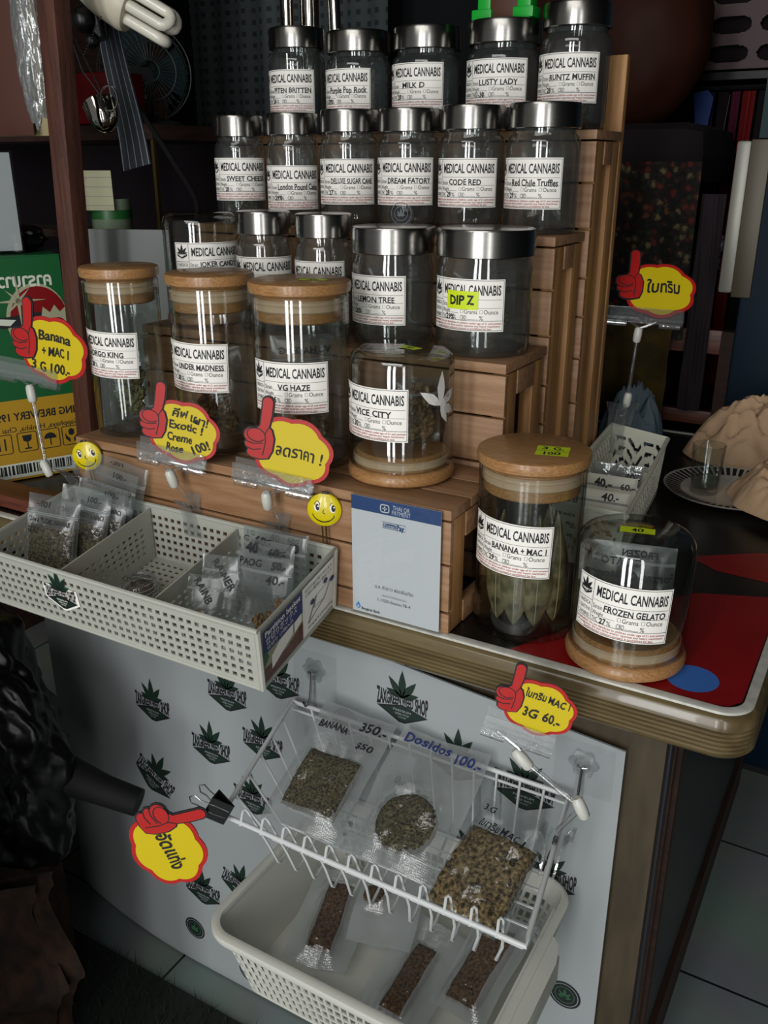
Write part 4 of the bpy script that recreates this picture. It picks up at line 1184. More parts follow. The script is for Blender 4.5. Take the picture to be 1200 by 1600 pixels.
def holder(label, clamp, joints, bar, yaw, roll=0, bw=0.098, clampdir=(0, 0, 1), rim=(1, 0, 0), big=1.0, tilt=0):
    c0 = Vector(clamp)
    r = empty('sign_holder', c0, label, 'sign holder', 'clear clip sign holders')
    L = lambda p: Vector(p) - c0
    up = Vector(clampdir).normalized(); rx = Vector(rim).normalized(); ny = up.cross(rx)
    # clothes-peg clamp: two bowed clear jaws with flared handles and a spring
    b = MB()
    for s_ in (-1, 1):
        pts = [(-0.034, 0.0062), (-0.020, 0.0070), (-0.008, 0.0072), (0.004, 0.0072), (0.014, 0.0082), (0.022, 0.0115), (0.030, 0.0170)]
        sec = []
        for h_, off in pts:
            for e in (-1, 1):
                for tt in (0, 0.0026):
                    sec.append(up * h_ * big + ny * s_ * (off + tt) * big + rx * e * (0.011 + (0.004 if h_ < -0.015 else 0.002 if h_ > 0.02 else 0)) * big)
        fs = []
        for i in range(len(pts) - 1):
            o_ = 4 * i
            fs += [(o_, o_ + 2, o_ + 6, o_ + 4), (o_ + 1, o_ + 5, o_ + 7, o_ + 3), (o_, o_ + 4, o_ + 5, o_ + 1), (o_ + 2, o_ + 3, o_ + 7, o_ + 6)]
        fs += [(0, 1, 3, 2), (24, 26, 27, 25)]
        b.add(sec, fs, 0, False)
    b.build('clamp', 'acrylic', r)
    b = MB()
    b.tube([up * 0.013 * big + rx * (-0.010 + 0.02 * i / 40) * big * 0.6 + (ny * cos(i * 1.2) + up * sin(i * 1.2)) * 0.0026 * big for i in range(41)], 0.0004, 5)
    b.build('spring', 'wire_steel', r)
    J = [Vector(j) for j in joints]
    first = J[0]
    b = MB(); b.tube([up * 0.028 * big, L(first) - (L(first) - up * 0.028 * big).normalized() * 0.010], 0.0026, 8); b.build('neck', 'acrylic_rod', r)
    for a_, j in enumerate(J):
        nxt = J[a_ + 1] if a_ + 1 < len(J) else Vector(bar)
        prv = J[a_ - 1] if a_ else c0 + up * 0.02
        d = (nxt - prv).normalized()
        b = MB(); zq = d.to_track_quat('Z', 'Y').to_matrix()
        b.lathe([(0, -0.0125), (0.0042, -0.0125), (0.0062, -0.010), (0.0068, 0), (0.0062, 0.0095), (0.0040, 0.0125), (0, 0.0125)], c=L(j), n=14, R=zq)
        b.build('ball_joint', 'white_plastic', r)
    for a_, c_ in zip(J, J[1:]):
        d = (c_ - a_).normalized()
        b = MB(); b.tube([L(a_ + d * 0.010), L(c_ - d * 0.010)], 0.0033, 10); b.tube([L(a_ + d * 0.010), L(c_ - d * 0.010)], 0.0011, 6)
        b.build('rod', 'acrylic_rod', r)
    # bar with gripping jaws and a V bracket under it
    Mb = cardM(L(bar), yaw, roll, tilt)
    b = MB()
    R3 = Mb.to_3x3()
    b.box(Mb @ Vector((0, 0.002, 0.000)), (bw, 0.004, 0.006), 0, R3)
    b.box(Mb @ Vector((0, -0.0060, 0.006)), (bw, 0.0012, 0.022), 0, R3)
    b.box(Mb @ Vector((0, 0.0042, 0.008)), (bw, 0.0012, 0.026), 0, R3)
    for sx in (-0.40, -0.27, 0.27, 0.40):
        b.tube([Mb @ Vector((sx * bw - 0.008, 0.0005, -0.0085)), Mb @ Vector((sx * bw + 0.008, 0.0005, -0.0085))], 0.0050, 10)
    b.build('card_grip', 'acrylic', r)
    b = MB(); e = L(J[-1]) + (L(bar) - L(J[-1])).normalized() * 0.011
    for sx in (-0.022, 0.022):
        b.tube([e, Mb @ Vector((sx, 0.001, -0.003))], 0.0022, 8)
    b.tube([Mb @ Vector((-0.022, 0.001, -0.004)), Mb @ Vector((0.022, 0.001, -0.004))], 0.0022, 8)
    b.build('bracket', 'acrylic_rod', r)
    return Matrix.Translation(c0) @ Mb
z0 = T
HB = holder('clear clip holder with long rod rising left of the zip bags', (-0.978, 0.000, z0 + 0.086), [(-1.030, -0.012, z0 + 0.105), (-1.047, -0.006, z0 + 0.212)], (-1.050, -0.006, z0 + 0.236), 12, 6, 0.105, (-0.5, -0.1, 0.9))
card(HB @ Matrix.Translation((0.036, -0.0022, 0.053)) @ Matrix.Rotation(radians(2), 4, 'Y'), 0.118, [('Banana', 0.12, 0.10, 0.115, {'w': 0.42}), ('+ MAC 1', 0.13, -0.08, 0.105, {'w': 0.36}), ('3 G 100.-', 0.06, -0.275, 0.115, {'w': 0.52})], 'thumbs-up card reading Banana + MAC 1, in front of the green carton')
HB = holder('clear clip holder on the basket back rim, under the Exotic Creme card', (-0.764, -0.0065, z0 + 0.084), [(-0.778, -0.022, z0 + 0.136)], (-0.774, -0.024, z0 + 0.163), 20, 10, 0.090, (-0.15, -0.08, 1), big=0.85)
card(HB @ Matrix.Translation((0.004, -0.0022, 0.047)) @ Matrix.Rotation(radians(2), 4, 'Y'), 0.104, [('คีฟ เผา!', 0.16, 0.15, 0.10, {'w': 0.44, 'ang': -0.10}), ('Exotic !', 0.12, 0.02, 0.10, {'w': 0.42}), ('Creme', 0.055, -0.135, 0.10, {'w': 0.32}), ('Rose', 0.01, -0.275, 0.10, {'w': 0.22}), ('100!', 0.33, -0.20, 0.11, {'ang': 0.6, 'w': 0.24})], 'thumbs-up card reading Exotic Creme Rose 100')
HB = holder('clear clip holder behind the struck-out price bags, under the plain Thai card', (-0.622, -0.0065, z0 + 0.084), [(-0.626, -0.022, z0 + 0.134)], (-0.615, -0.024, z0 + 0.160), 16, 8, 0.100, (0, -0.08, 1), big=0.85)
card(HB @ Matrix.Translation((0.012, -0.0022, 0.050)) @ Matrix.Rotation(radians(2), 4, 'Y'), 0.108, [('ลดราคา !', 0.17, -0.05, 0.13, {'w': 0.52, 'bold': 0.012})], 'thumbs-up card with one line of Thai and an exclamation mark before the VG HAZE jar')
HB = holder('clear clip holder with upright rod on the cream basket at right', (-0.384, 0.6372, z0 + 0.1015), [(-0.372, 0.628, z0 + 0.150), (-0.366, 0.628, z0 + 0.258)], (-0.360, 0.626, z0 + 0.283), 24, 4, 0.125, (0.05, 0.13, 1), (0.975, -0.222, 0), big=1.35, tilt=-36)
card(HB @ Matrix.Translation((0.012, -0.0022, 0.060)) @ Matrix.Rotation(radians(0), 4, 'Y'), 0.124, [('ใบทริม', 0.14, -0.02, 0.16, {'w': 0.42})], 'thumbs-up card in the dark at right, beyond the crates')
HB = holder('clear clip holder with slanting arm on the wire basket corner', (-0.2230, -0.074, z0 - 0.174), [(-0.196, -0.080, z0 - 0.104), (-0.262, -0.080, z0 - 0.068)], (-0.268, -0.082, z0 - 0.040), 14, 12, 0.074, (0.12, 0, 1), (0.147, -0.989, 0), 0.95)
card(HB @ Matrix.Translation((0.004, -0.0022, 0.046)) @ Matrix.Rotation(radians(-2), 4, 'Y'), 0.082, [('ใบทริม MAC 1', 0.165, 0.11, 0.10, {'w': 0.56, 'ang': -0.08}), ('3G 60.-', 0.15, -0.15, 0.13, {'w': 0.48, 'ang': -0.08})], 'thumbs-up card reading MAC 1 3 G 60 at the counter edge')
card(cardM((-0.613, -0.247, z0 - 0.203), 27, 72), 0.112, [('อัดแท่ง', 0.12, -0.04, 0.14, {'w': 0.46})], 'thumbs-up card turned sideways in a black binder clip')
# binder clip
bc = empty('binder_clip', (-0.566, -0.213, z0 - 0.163), 'black binder clip on the wire basket corner holding the sideways card', 'binder clip')
R = Euler((radians(-10), radians(-62), radians(22))).to_matrix()
b = MB()
for s_ in (-1, 1):
    pr_ = [(-0.013, 0.0010 * s_), (0.012, 0.0085 * s_), (0.012, 0.0070 * s_), (-0.013, 0.0002 * s_)]
    vs = [R @ Vector((x_, y_, z_)) for z_ in (-0.015, 0.015) for x_, y_ in [(0, 0)] for x_, y_ in pr_]
    b.add([R @ Vector((x_ * 0 + z_, y_, x_)) for z_ in (-0.015, 0.015) for x_, y_ in pr_], [(0, 1, 2, 3), (7, 6, 5, 4), (0, 4, 5, 1), (1, 5, 6, 2), (2, 6, 7, 3), (3, 7, 4, 0)], 0, False)
b.box(R @ Vector((0, 0, 0.012)), (0.030, 0.017, 0.0015), 0, R)
b.build('clip_body', 'black_plastic', bc)
for s_ in (-1, 1):
    b = MB()
    pts = [(-0.005, 0.001 * s_, -0.011), (-0.006, 0.006 * s_, 0.004), (-0.004, 0.010 * s_, 0.022), (-0.006, 0.011 * s_, 0.030), (0, 0.0115 * s_, 0.035), (0.006, 0.011 * s_, 0.030), (0.004, 0.010 * s_, 0.022), (0.006, 0.006 * s_, 0.004), (0.005, 0.001 * s_, -0.011)]
    b.tube([R @ Vector((x_, y_, z_)) for x_, y_, z_ in pts], 0.0008, 6)
    b.build('handle', 'wire_steel', bc)

# ------------------------------------------------------------------ smiling yellow discs
def smiley(c, yaw, tilt, label, stick):
    r = empty('smiley_clip', c, label, 'memo clip', 'smiling yellow memo clips')
    R = (Matrix.Rotation(radians(yaw), 4, 'Z') @ Matrix.Rotation(radians(tilt), 4, 'Y')).to_3x3()
    RX = R @ Matrix.Rotation(radians(90), 3, 'X')
    b = MB()
    b.lathe([(0, 0.0055), (0.010, 0.0050), (0.017, 0.0036), (0.0205, 0.0012), (0.021, -0.001), (0.019, -0.003), (0, -0.003)], n=40, R=RX)
    F = Flat()
    for s_ in (-1, 1):
        F.ellipse(s_ * 0.0078 + 0.001, 0.004, 0.0030, 0.0048, 1, 1, 18, 0.15)
        F.ellipse(s_ * 0.0078 + 0.0016, 0.0036, 0.0019, 0.0034, 0, 2, 18, 0.15)
        F.ellipse(s_ * 0.0078 + 0.0022, 0.0048, 0.0007, 0.0009, 1, 3, 10)
        F.path([(s_ * 0.0078 + 0.0030 * cos(radians(t_)) + 0.001, 0.0045 + 0.0050 * sin(radians(t_))) for t_ in range(20, 165, 16)], 0.0006, 0, 2)
        F.path([(s_ * 0.0085 - 0.002, 0.0118 - 0.0008 * s_ * 0), (s_ * 0.0085, 0.0126), (s_ * 0.0085 + 0.002, 0.0120)], 0.0007, 0, 2)
    F.path([(0.0002, 0.002), (-0.0008, -0.0008), (0.0004, -0.0022), (0.0018, -0.0022)], 0.0006, 0, 2)
    F.path([(0.0122 * cos(radians(t_)), 0.0005 + 0.0122 * sin(radians(t_))) for t_ in range(205, 336, 8)], 0.0013, 0, 2)
    F.path([(0.0122 * cos(radians(t_)), 0.0002 + 0.0119 * sin(radians(t_))) for t_ in range(238, 303, 8)], 0.0018, 0, 2)
    for s_ in (-1, 1): F.path([(s_ * 0.0121 * 0.90 - 0.001, -0.0035), (s_ * 0.0121 * 0.90 + 0.001, -0.0058)], 0.0007, 0, 2)
    F.items = [([(a_ * 1.22, c_ * 1.22) for a_, c_ in p_], f_, m_i, l_) for p_, f_, m_i, l_ in F.items]
    F.onto(b, lambda px, py, e: R @ Vector((px, -(0.0057 * (1 - (hypot(px, py) / 0.0215) ** 2.4)) - 0.0003 - e, py)), 0.0002)
    b.build('face', ['smiley_yellow', 'paper', 'ink'] if False else ['ink', 'paper', 'smiley_yellow'], r)
    # the disc itself uses the third slot
    me = r.children[0].data
    nl = 40 * 5 + 40
    for p in list(me.polygons)[:nl]: p.material_index = 2
    b = MB(); b.box(R @ Vector((0, 0.0, 0.0215)), (0.008, 0.004, 0.0022), 0, R, 0.0006); b.build('top_nub', 'black_plastic', r)
    b = MB()
    for dx in (-0.0022, 0.0022): b.tube([R @ Vector((dx, 0.001, -0.019)), R @ Vector((dx, 0.001, -0.019)) + Vector(stick)], 0.0011, 6)
    b.build('stem', 'brass', r)
    return r
smiley((-0.555, -0.004, z0 + 0.130), 22, 4, 'smiling yellow disc on a stem, left of the payment sign', (0, 0.003, -0.045))
smiley((-0.947, -0.008, z0 + 0.136), 26, -8, 'yellow smiley disc at the far left, half behind the zip bags', (0.004, 0.006, -0.055))

# ------------------------------------------------------------------ payment sign (the square code is left out)
sg = empty('payment_sign', (-0.4605, -0.003, z0 + 0.0016), 'white payment sign with navy top band in a clear stand', 'sign')
b = MB(); F = Flat()
w_, h_ = 0.117, 0.150
tl = lambda px, pz, e: (px, -e + 0.003 * (pz / h_), pz + 0.004)
b.box((0, 0.0028, h_ / 2 + 0.004), (w_, 0.001, h_), 0)
F.rect(-w_ / 2, h_ * 0.885, w_ / 2, h_, 1, 1)
F.text('THAI QR', 0.008, h_ * 0.955, 0.0055, 0, 2, align='C', w=0.022)
F.text('PAYMENT', 0.008, h_ * 0.915, 0.0055, 0, 2, w=0.024)
F.path(rrect(-0.019, h_ * 0.905, -0.008, h_ * 0.965, 0.0025, 4), 0.0013, 0, 2, True)
F.rect(-0.0165, h_ * 0.93, -0.0105, h_ * 0.938, 0, 2); F.rect(-0.0143, h_ * 0.915, -0.0127, h_ * 0.952, 0, 2)
F.path([(-0.0165, h_ * 0.775), (0.0135, h_ * 0.775), (0.0135, h_ * 0.825), (-0.0165, h_ * 0.825)], 0.0006, 1, 1, True)
F.rect(-0.0152, h_ * 0.783, 0.001, h_ * 0.815, 1, 2)
F.text('Prompt', -0.007, h_ * 0.80, 0.0042, 0, 3, w=0.014); F.text('Pay', 0.0072, h_ * 0.80, 0.006, 1, 3, w=0.010, bold=0.03)
F.text('น.ส. ภัดดาว ฟอกสันเทียะ', -0.001, h_ * 0.262, 0.0046, 2, 1, w=0.052)
F.text('เลขประจำตัวประชาชน', -0.001, h_ * 0.195, 0.003, 3, 1, w=0.033)
F.text('1-1020-0xxxx-78-4', -0.001, h_ * 0.150, 0.0042, 2, 1, w=0.044)
F.text('Bangkok Bank', -0.033, h_ * 0.035, 0.0036, 2, 1, w=0.026, bold=0.02)
F.poly([(-0.0505, h_ * 0.02), (-0.047, h_ * 0.045), (-0.0505, h_ * 0.09), (-0.054, h_ * 0.045)], 4, 1)
F.poly([(-0.0505, h_ * 0.03), (-0.049, h_ * 0.045), (-0.0505, h_ * 0.062), (-0.052, h_ * 0.045)], 0, 2)
F.onto(b, lambda px, pz, e: (px, 0.0022 - e, pz + 0.004), 0.0002)
b.build('sheet', ['sign_sheet', 'navy', 'ink', 'ink_grey', 'top_blue'], sg)
b = MB()
b.box((0, 0.0004, h_ / 2 + 0.002), (w_ + 0.003, 0.0016, h_ + 0.004)); b.box((0, 0.0052, h_ / 2 + 0.002), (w_ + 0.003, 0.0016, h_ + 0.004))
b.box((0, 0.0028, 0.0012), (w_ + 0.003, 0.0062, 0.0024))
b.build('clear_stand', 'acrylic_plain', sg)

# ------------------------------------------------------------------ wall hooks
def hook(x, z, label):
    r = empty('adhesive_hook', (x, 0.0292, z), label, 'hook', 'clear adhesive hooks on the printed sheet')
    b = MB()
    b.box((0, -0.0004, -0.004), (0.070, 0.0008, 0.070))
    b.build('clear_patch', 'acrylic_plain', r)
    b = MB(); n = 36
    pt = [((0.016 + 0.0022 * cos(6 * 2 * pi * i / n)) * cos(2 * pi * i / n), 0.004 + (0.016 + 0.0022 * cos(6 * 2 * pi * i / n)) * sin(2 * pi * i / n)) for i in range(n)]
    b.prism(pt, 0.003, Matrix.Translation((0, -0.0042, 0)))
    b.lathe([(0, 0.0045), (0.008, 0.0035), (0.010, 0.0)], c=(0, -0.0042, 0.004), n=20, R=Matrix.Rotation(radians(90), 3, 'X'))
    b.build('hook_pad', 'acrylic', r)
    b = MB()
    b.tube([(-0.006, -0.006, 0.002), (0, -0.0075, 0.001), (0, -0.010, -0.016), (0, -0.013, -0.034), (0, -0.018, -0.041), (0, -0.024, -0.040), (0, -0.028, -0.032)], 0.0017, 8)
    b.tube([(0.006, -0.006, 0.002), (0, -0.0075, 0.001)], 0.0017, 8)
    b.build('hook_wire', 'wire_steel', r)
hook(-0.600, z0 - 0.124, 'clear flower-shaped adhesive hook left, holding the wire basket')
hook(-0.226, z0 - 0.134, 'clear flower-shaped adhesive hook right, under the counter corner')

# ------------------------------------------------------------------ white wire basket
ZR, ZF, ZB = z0 - 0.172, z0 - 0.184, z0 - 0.264
wb = empty('wire_basket', (-0.41, 0.0, ZR), 'white coated wire basket hung on the printed sheet', 'basket')
W0 = Vector((-0.41, 0.0, ZR))
cL, cR, fL, fR = Vector((-0.630, 0.016, ZR)), Vector((-0.236, 0.016, ZR)), Vector((-0.575, -0.200, ZF)), Vector((-0.204, -0.200, ZF))
bcL, bcR, bfL, bfR = Vector((-0.590, 0.008, ZB)), Vector((-0.246, 0.008, ZB)), Vector((-0.553, -0.162, ZB)), Vector((-0.222, -0.162, ZB))
b = MB()
b.tube([p - W0 for p in (cL, cL.lerp(cR, 0.03), cR.lerp(cL, 0.03), cR, cR.lerp(fR, 0.5), fR.lerp(cR, 0.05), fR, fR.lerp(fL, 0.04), fL.lerp(fR, 0.04), fL, fL.lerp(cL, 0.06))], 0.0030, 10, closed=True)
b.build('rim', 'wire_white', wb)
b = MB(); d3 = Vector((0, 0.002, -0.014))
b.tube([p - W0 for p in (cL + d3, cR + d3)], 0.0018, 8)
b.build('frame_wire', 'wire_white', wb)
n = 13
up_ = Vector((0, 0, 1))
for i in range(1, n):
    t_ = i / n
    F0, B0, F1, B1 = fL.lerp(fR, t_), cL.lerp(cR, t_), bfL.lerp(bfR, t_), bcL.lerp(bcR, t_)
    b = MB()
    pts = [F0 + Vector((0, -0.003, -0.002)), F0 + Vector((-0.002, 0.006, 0.012)), F0 + Vector((-0.001, 0.0085, 0.0125)), F0 + Vector((0.001, 0.0095, 0.0105)), F0.lerp(F1, 0.55) + Vector((0.004, 0.006, 0)), F1 + Vector((0, 0, 0.003)), F1 + Vector((0, 0.004, -0.002)), F1.lerp(B1, 0.5) + Vector((0, 0, -0.002)), B1 + Vector((0, -0.004, -0.002)), B1 + Vector((0, 0, 0.003)), B0]
    b.tube([p - W0 for p in pts], 0.0016, 6)
    b.build('cross_wire', 'wire_white', wb)
for i in range(1, 6):
    t_ = i / 6
    A0, A1, C1, C0 = cL.lerp(fL, t_), bcL.lerp(bfL, t_), bcR.lerp(bfR, t_), cR.lerp(fR, t_)
    b = MB()
    dz = Vector((0, 0, 0.0022))
    pts = [A0, A0 + Vector((0.003, 0, -0.006)), A1 + dz * 2, A1 + dz + Vector((0.003, 0, 0)), C1 + dz - Vector((0.003, 0, 0)), C1 + dz * 2, C0 + Vector((-0.003, 0, -0.006)), C0]
    b.tube([p - W0 for p in pts], 0.0016, 6)
    b.build('long_wire', 'wire_white', wb)

# vacuum bags lying in it
def flat_bag(c, right, up, w, h, t, label, group, texts, seed, shape=None, sr=0.04, sz=0.03, pouch='vacuum', herb='herb', sc=(0, 0), edge=0.0):
    M = frame(c, right, up)
    r = empty('herb_pouch', M.translation, label, 'bag', group, M=M)
    def bul(x, z):
        u, v = x / w + 0.5, z / h + 0.5
        e = max(0, 1 - abs(2 * u - 1) ** 4) * max(0, 1 - abs(2 * v - 1) ** 4)
        d = hypot((x - sc[0]) / (sr * 1.25), (z - sc[1]) / (sr * 1.25)) if shape == 'disc' else max(abs(x - sc[0]) / (sr * 1.2), abs(z - sc[1]) / (sz * 1.2)) if shape else 2
        core = 1 / (1 + max(0, d - 0.8) ** 2 * 9)
        nz = noise.fractal(Vector((u * 5 + seed, v * 5, seed)), 1, 2, 3)
        return e * t / 2 * (0.22 + 0.9 * core) * (1 + 0.35 * nz) 
    def curl(x, z): return 0.006 * sin(x / w * 5 + seed) * (z / h) + 0.004 * noise.noise(Vector((x * 30, z * 20, seed)))
    def P(s_):
        return lambda u, v: Vector(((u - 0.5) * w * (1 + 0.02 * sin(v * 9 + seed)), s_ * (bul((u - .5) * w, (v - .5) * h) if 0 < u < 1 and 0 < v < 1 else 0) + curl((u - .5) * w, (v - .5) * h), (v - 0.5) * h))
    b = MB()
    b.grid(P(-1), 36, 42, 0)
    if shape:
        for fi in range(len(b.f)):
            q_ = sum((b.v[i] for i in b.f[fi]), Vector()) / 4
            if (hypot(q_.x - sc[0], q_.z - sc[1]) < sr * 0.98) if shape == 'disc' else (abs(q_.x - sc[0]) < sr * 0.98 and abs(q_.z - sc[1]) < sz * 0.98): b.m[fi] = 2
    b.grid(lambda u, v: P(1)(1 - u, v), 24, 28, 0)
    F = Flat()
    for s_, x_, z_, sz_, *k in texts:
        kw = k[0] if k else {}
        F.text(s_, x_, z_, sz_, 1, 2, bold=kw.get('bold', 0.02), wob=0.06, seed=seed, ang=kw.get('ang', 0), w=kw.get('w'))
    F.onto(b, lambda x_, z_, e: Vector((x_, -bul(x_, z_) + curl(x_, z_) - 0.0016 - e, z_)))
    b.build('pouch', [pouch, 'ink_blue' if seed == 52 else 'ink', 'vacuum_tight'], r)
    if shape:
        b = MB(); nn = 30
        def Q(s_):
            def f(u, v):
                X_, Z_ = 2 * u - 1, 2 * v - 1
                if shape == 'disc':
                    q_ = max(abs(X_), abs(Z_)); l_ = hypot(X_, Z_) or 1
                    X_, Z_ = X_ / l_ * q_, Z_ / l_ * q_; e = (1 - q_ ** 6) if q_ < 1 else 0; kx = kz = sr
                else:
                    e = max(0, (1 - X_ ** 8) * (1 - Z_ ** 8)); kx, kz = sr, sz
                nz = noise.fractal(Vector((X_ * 9 + seed, Z_ * 9, s_)), 1, 2, 4)
                g = 1 + edge * noise.noise(Vector((X_ * 5, Z_ * 5, seed)))
                x_, z_ = sc[0] + X_ * kx * g, sc[1] + Z_ * kz * g
                return Vector((x_, s_ * t / 2 * 0.86 * e ** 0.4 * (1 + 0.14 * nz) + curl(x_, z_), z_))
            return f
        b.grid(Q(-1), nn, nn, 0); b.grid(lambda u, v: Q(1)(1 - u, v), nn, nn, 0)
        tag(b.build('pressed_herb', herb, r), kind='stuff')
    return r
gw = 'herb bags lying in the wire basket'
upw = (0.0, 0.90, 0.44)
flat_bag((-0.472, -0.060, z0 - 0.216), (1, 0.0, 0.0), (0.0, 0.90, 0.44), 0.090, 0.140, 0.005, 'empty-looking wrinkled bag marked 0 behind the BANANA bag', gw, [('0.-', 0.036, 0.035, 0.010, {'ang': -0.2})], 53)
flat_bag((-0.514, -0.066, z0 - 0.186), (1, 0.02, -0.02), upw, 0.106, 0.168, 0.024, 'vacuum bag lettered BANANA 350 with a square herb slab', gw, [('BANANA', -0.022, 0.052, 0.010, {'w': 0.042}), ('350.-', 0.028, 0.066, 0.013), ('$50', 0.030, 0.038, 0.010)], 51, 'slab', 0.038, 0.040, sc=(0.0, -0.022), edge=0.04)
flat_bag((-0.394, -0.062, z0 - 0.190), (1, 0.0, -0.01), (0.03, 0.90, 0.44), 0.122, 0.172, 0.026, 'vacuum bag lettered Dosidos with a round herb disc', gw, [('Dosidos', -0.020, 0.074, 0.013, {'w': 0.064}), ('100.-', 0.038, 0.066, 0.013, {'w': 0.034})], 52, 'disc', 0.037, sc=(0.0, -0.030), edge=0.04)
flat_bag((-0.284, -0.100, z0 - 0.202), (1, -0.10, -0.02), (0.08, 0.90, 0.38), 0.088, 0.140, 0.030, 'zip bag full of loose trim lettered MAC 1 in the wire basket right', gw, [('3.G', -0.030, 0.058, 0.008), ('ใบทริม MAC 1', 0.0, 0.032, 0.009, {'w': 0.060, 'ang': -0.12}), ('3 G', 0.022, 0.008, 0.008)], 54, 'slab', 0.041, 0.050, 'poly', 'herb_trim', (0, -0.016), 0.06)

# ------------------------------------------------------------------ lower white basket
lb_ = empty('plastic_basket', (-0.392, -0.115, z0 - 0.405), 'white plastic basket with rounded rim hanging under the wire basket', 'basket')
LC = Vector((-0.392, -0.115, z0 - 0.405))
HZ = 0.098
def lring(inset, zz, r_=0.03):
    return [Vector((x_, y_, zz)) for x_, y_ in rrect(-0.176 + inset, -0.132 + inset, 0.166 - inset, 0.134 - inset * 0.5, r_, 8)]
rings = [lring(0.022, 0.0), lring(0.0, HZ)]
m_ = len(rings[0])
b = MB()
segs = m_ * 2
def lw(u, v):
    f_ = u * m_; i = int(f_) % m_; t_ = f_ - int(f_)
    a = rings[0][i].lerp(rings[0][(i + 1) % m_], t_); c = rings[1][i].lerp(rings[1][(i + 1) % m_], t_)
    return a.lerp(c, v)
# uniform arc-length columns
Ls = [0]
for i in range(m_): Ls.append(Ls[-1] + (rings[1][(i + 1) % m_] - rings[1][i]).length)
tot = Ls[-1]
def uat(s_):
    for i in range(m_):
        if Ls[i + 1] >= s_: return (i + (s_ - Ls[i]) / max(1e-9, Ls[i + 1] - Ls[i])) / m_
    return 1.0
NC = 110
cu_ = [uat(tot * (i // 2 * 2 + (0.62 if i % 2 else 0)) / (2 * NC) ) for i in range(2 * NC)] + [0.99999]
cv_ = [0, 0.06, 0.16, 0.20, 0.30, 0.34, 0.44, 0.48, 0.58, 0.62, 0.72, 0.86, 1.0]
def hole_l(i, j):
    p_ = lw(cu_[i], 0.5)
    return i % 2 == 1 and j in (1, 3, 5, 7, 9) and abs(p_.x) < 0.150 and abs(p_.y) > 0.09
V = [lw(min(u, 0.99999), v) for v in cv_ for u in cu_]
V2 = []
for v_ in V:
    d = Vector((v_.x, v_.y, 0)); d.normalize(); V2.append(v_ - d * 0.002)
nu, nv = len(cu_), len(cv_); k = nu * nv; Fc = []
for j in range(nv - 1):
    for i in range(nu - 1):
        if hole_l(i, j): continue
        a, c, d, e = j * nu + i, j * nu + i + 1, (j + 1) * nu + i + 1, (j + 1) * nu + i
        Fc += [(a, c, d, e), (k + e, k + d, k + c, k + a)]
        for p_, q_, di, dj in ((a, c, 0, -1), (c, d, 1, 0), (d, e, 0, 1), (e, a, -1, 0)):
            if 0 <= j + dj < nv - 1 and 0 <= i + di < nu - 1 and hole_l(i + di, j + dj): Fc.append((q_, p_, k + p_, k + q_))
b.add(V + V2, Fc, 0, False)
b.build('perforated_wall', 'white_plastic', lb_)
b = MB(); rb = lring(0.021, 0.001); b.add(rb + [p + Vector((0, 0, 0.003)) for p in rb], [tuple(reversed(range(m_))), tuple(range(m_, 2 * m_))], 0, False); b.build('bottom', 'white_plastic', lb_)
b = MB()
vs = []; pf = [(0.002, -0.012), (-0.006, -0.010), (-0.009, -0.003), (-0.008, 0.002), (-0.003, 0.004), (0.002, 0.003), (0.004, -0.001)]
for ins, dz in pf: vs += lring(ins, HZ + dz, 0.03 - ins)
fs = []
for a in range(len(pf)):
    c = (a + 1) % len(pf)
    for i in range(m_):
        j = (i + 1) % m_; fs.append((a * m_ + i, a * m_ + j, c * m_ + j, c * m_ + i))
b.add(vs, fs); b.build('rim', 'white_plastic', lb_)
b = MB()
fl = [(0.160, -0.118), (0.176, -0.116), (0.186, -0.106), (0.190, -0.06), (0.190, 0.02), (0.184, 0.045), (0.172, 0.056), (0.168, 0.085), (0.160, 0.095)]
b.add([Vector((x_, y_, HZ + 0.001)) for x_, y_ in fl] + [Vector((x_, y_, HZ - 0.004)) for x_, y_ in fl], [tuple(range(9)), tuple(reversed(range(9, 18)))] + [(k_, 9 + k_, 9 + (k_ + 1) % 9, (k_ + 1) % 9) for k_ in range(9)], 0, False)
b.box((0.187, -0.02, HZ - 0.020), (0.004, 0.11, 0.036), bev=0.0015)
b.build('handle', 'white_plastic', lb_)
gl_ = 'brown herb bars in the lower basket'
zl = z0 - 0.372
flat_bag((-0.488, -0.112, zl), (0.97, 0.22, 0.0), (-0.22, 0.95, 0.22), 0.084, 0.130, 0.024, 'wrinkled vacuum bag with a long brown herb bar at the lower basket left', gl_, [], 61, 'slab', 0.016, 0.046, 'vacuum_milky', 'herb_brown', (0.0, 0.0), 0.05)
flat_bag((-0.421, -0.080, zl + 0.034), (0.95, 0.25, -0.02), (-0.25, 0.93, 0.25), 0.080, 0.120, 0.020, 'vacuum bag with a small round brown piece, second from left in the lower basket', gl_, [], 62, 'disc', 0.014, 0.03, 'vacuum_milky', 'herb_brown', (-0.02, 0.0))
flat_bag((-0.358, -0.130, zl), (0.99, -0.08, 0.0), (0.10, 0.95, 0.24), 0.086, 0.130, 0.024, 'vacuum bag with an upright brown herb bar at the front of the lower basket', gl_, [], 63, 'slab', 0.015, 0.045, 'vacuum_milky', 'herb_brown', (0.0, -0.012), 0.05)
flat_bag((-0.282, -0.105, zl + 0.030), (0.95, -0.20, 0.16), (0.20, 0.90, 0.36), 0.072, 0.130, 0.022, 'bag with stemmy brown herb at the lower basket right end', gl_, [], 64, 'slab', 0.020, 0.048, 'vacuum_milky', 'herb_brown', (0.0, -0.005), 0.08)

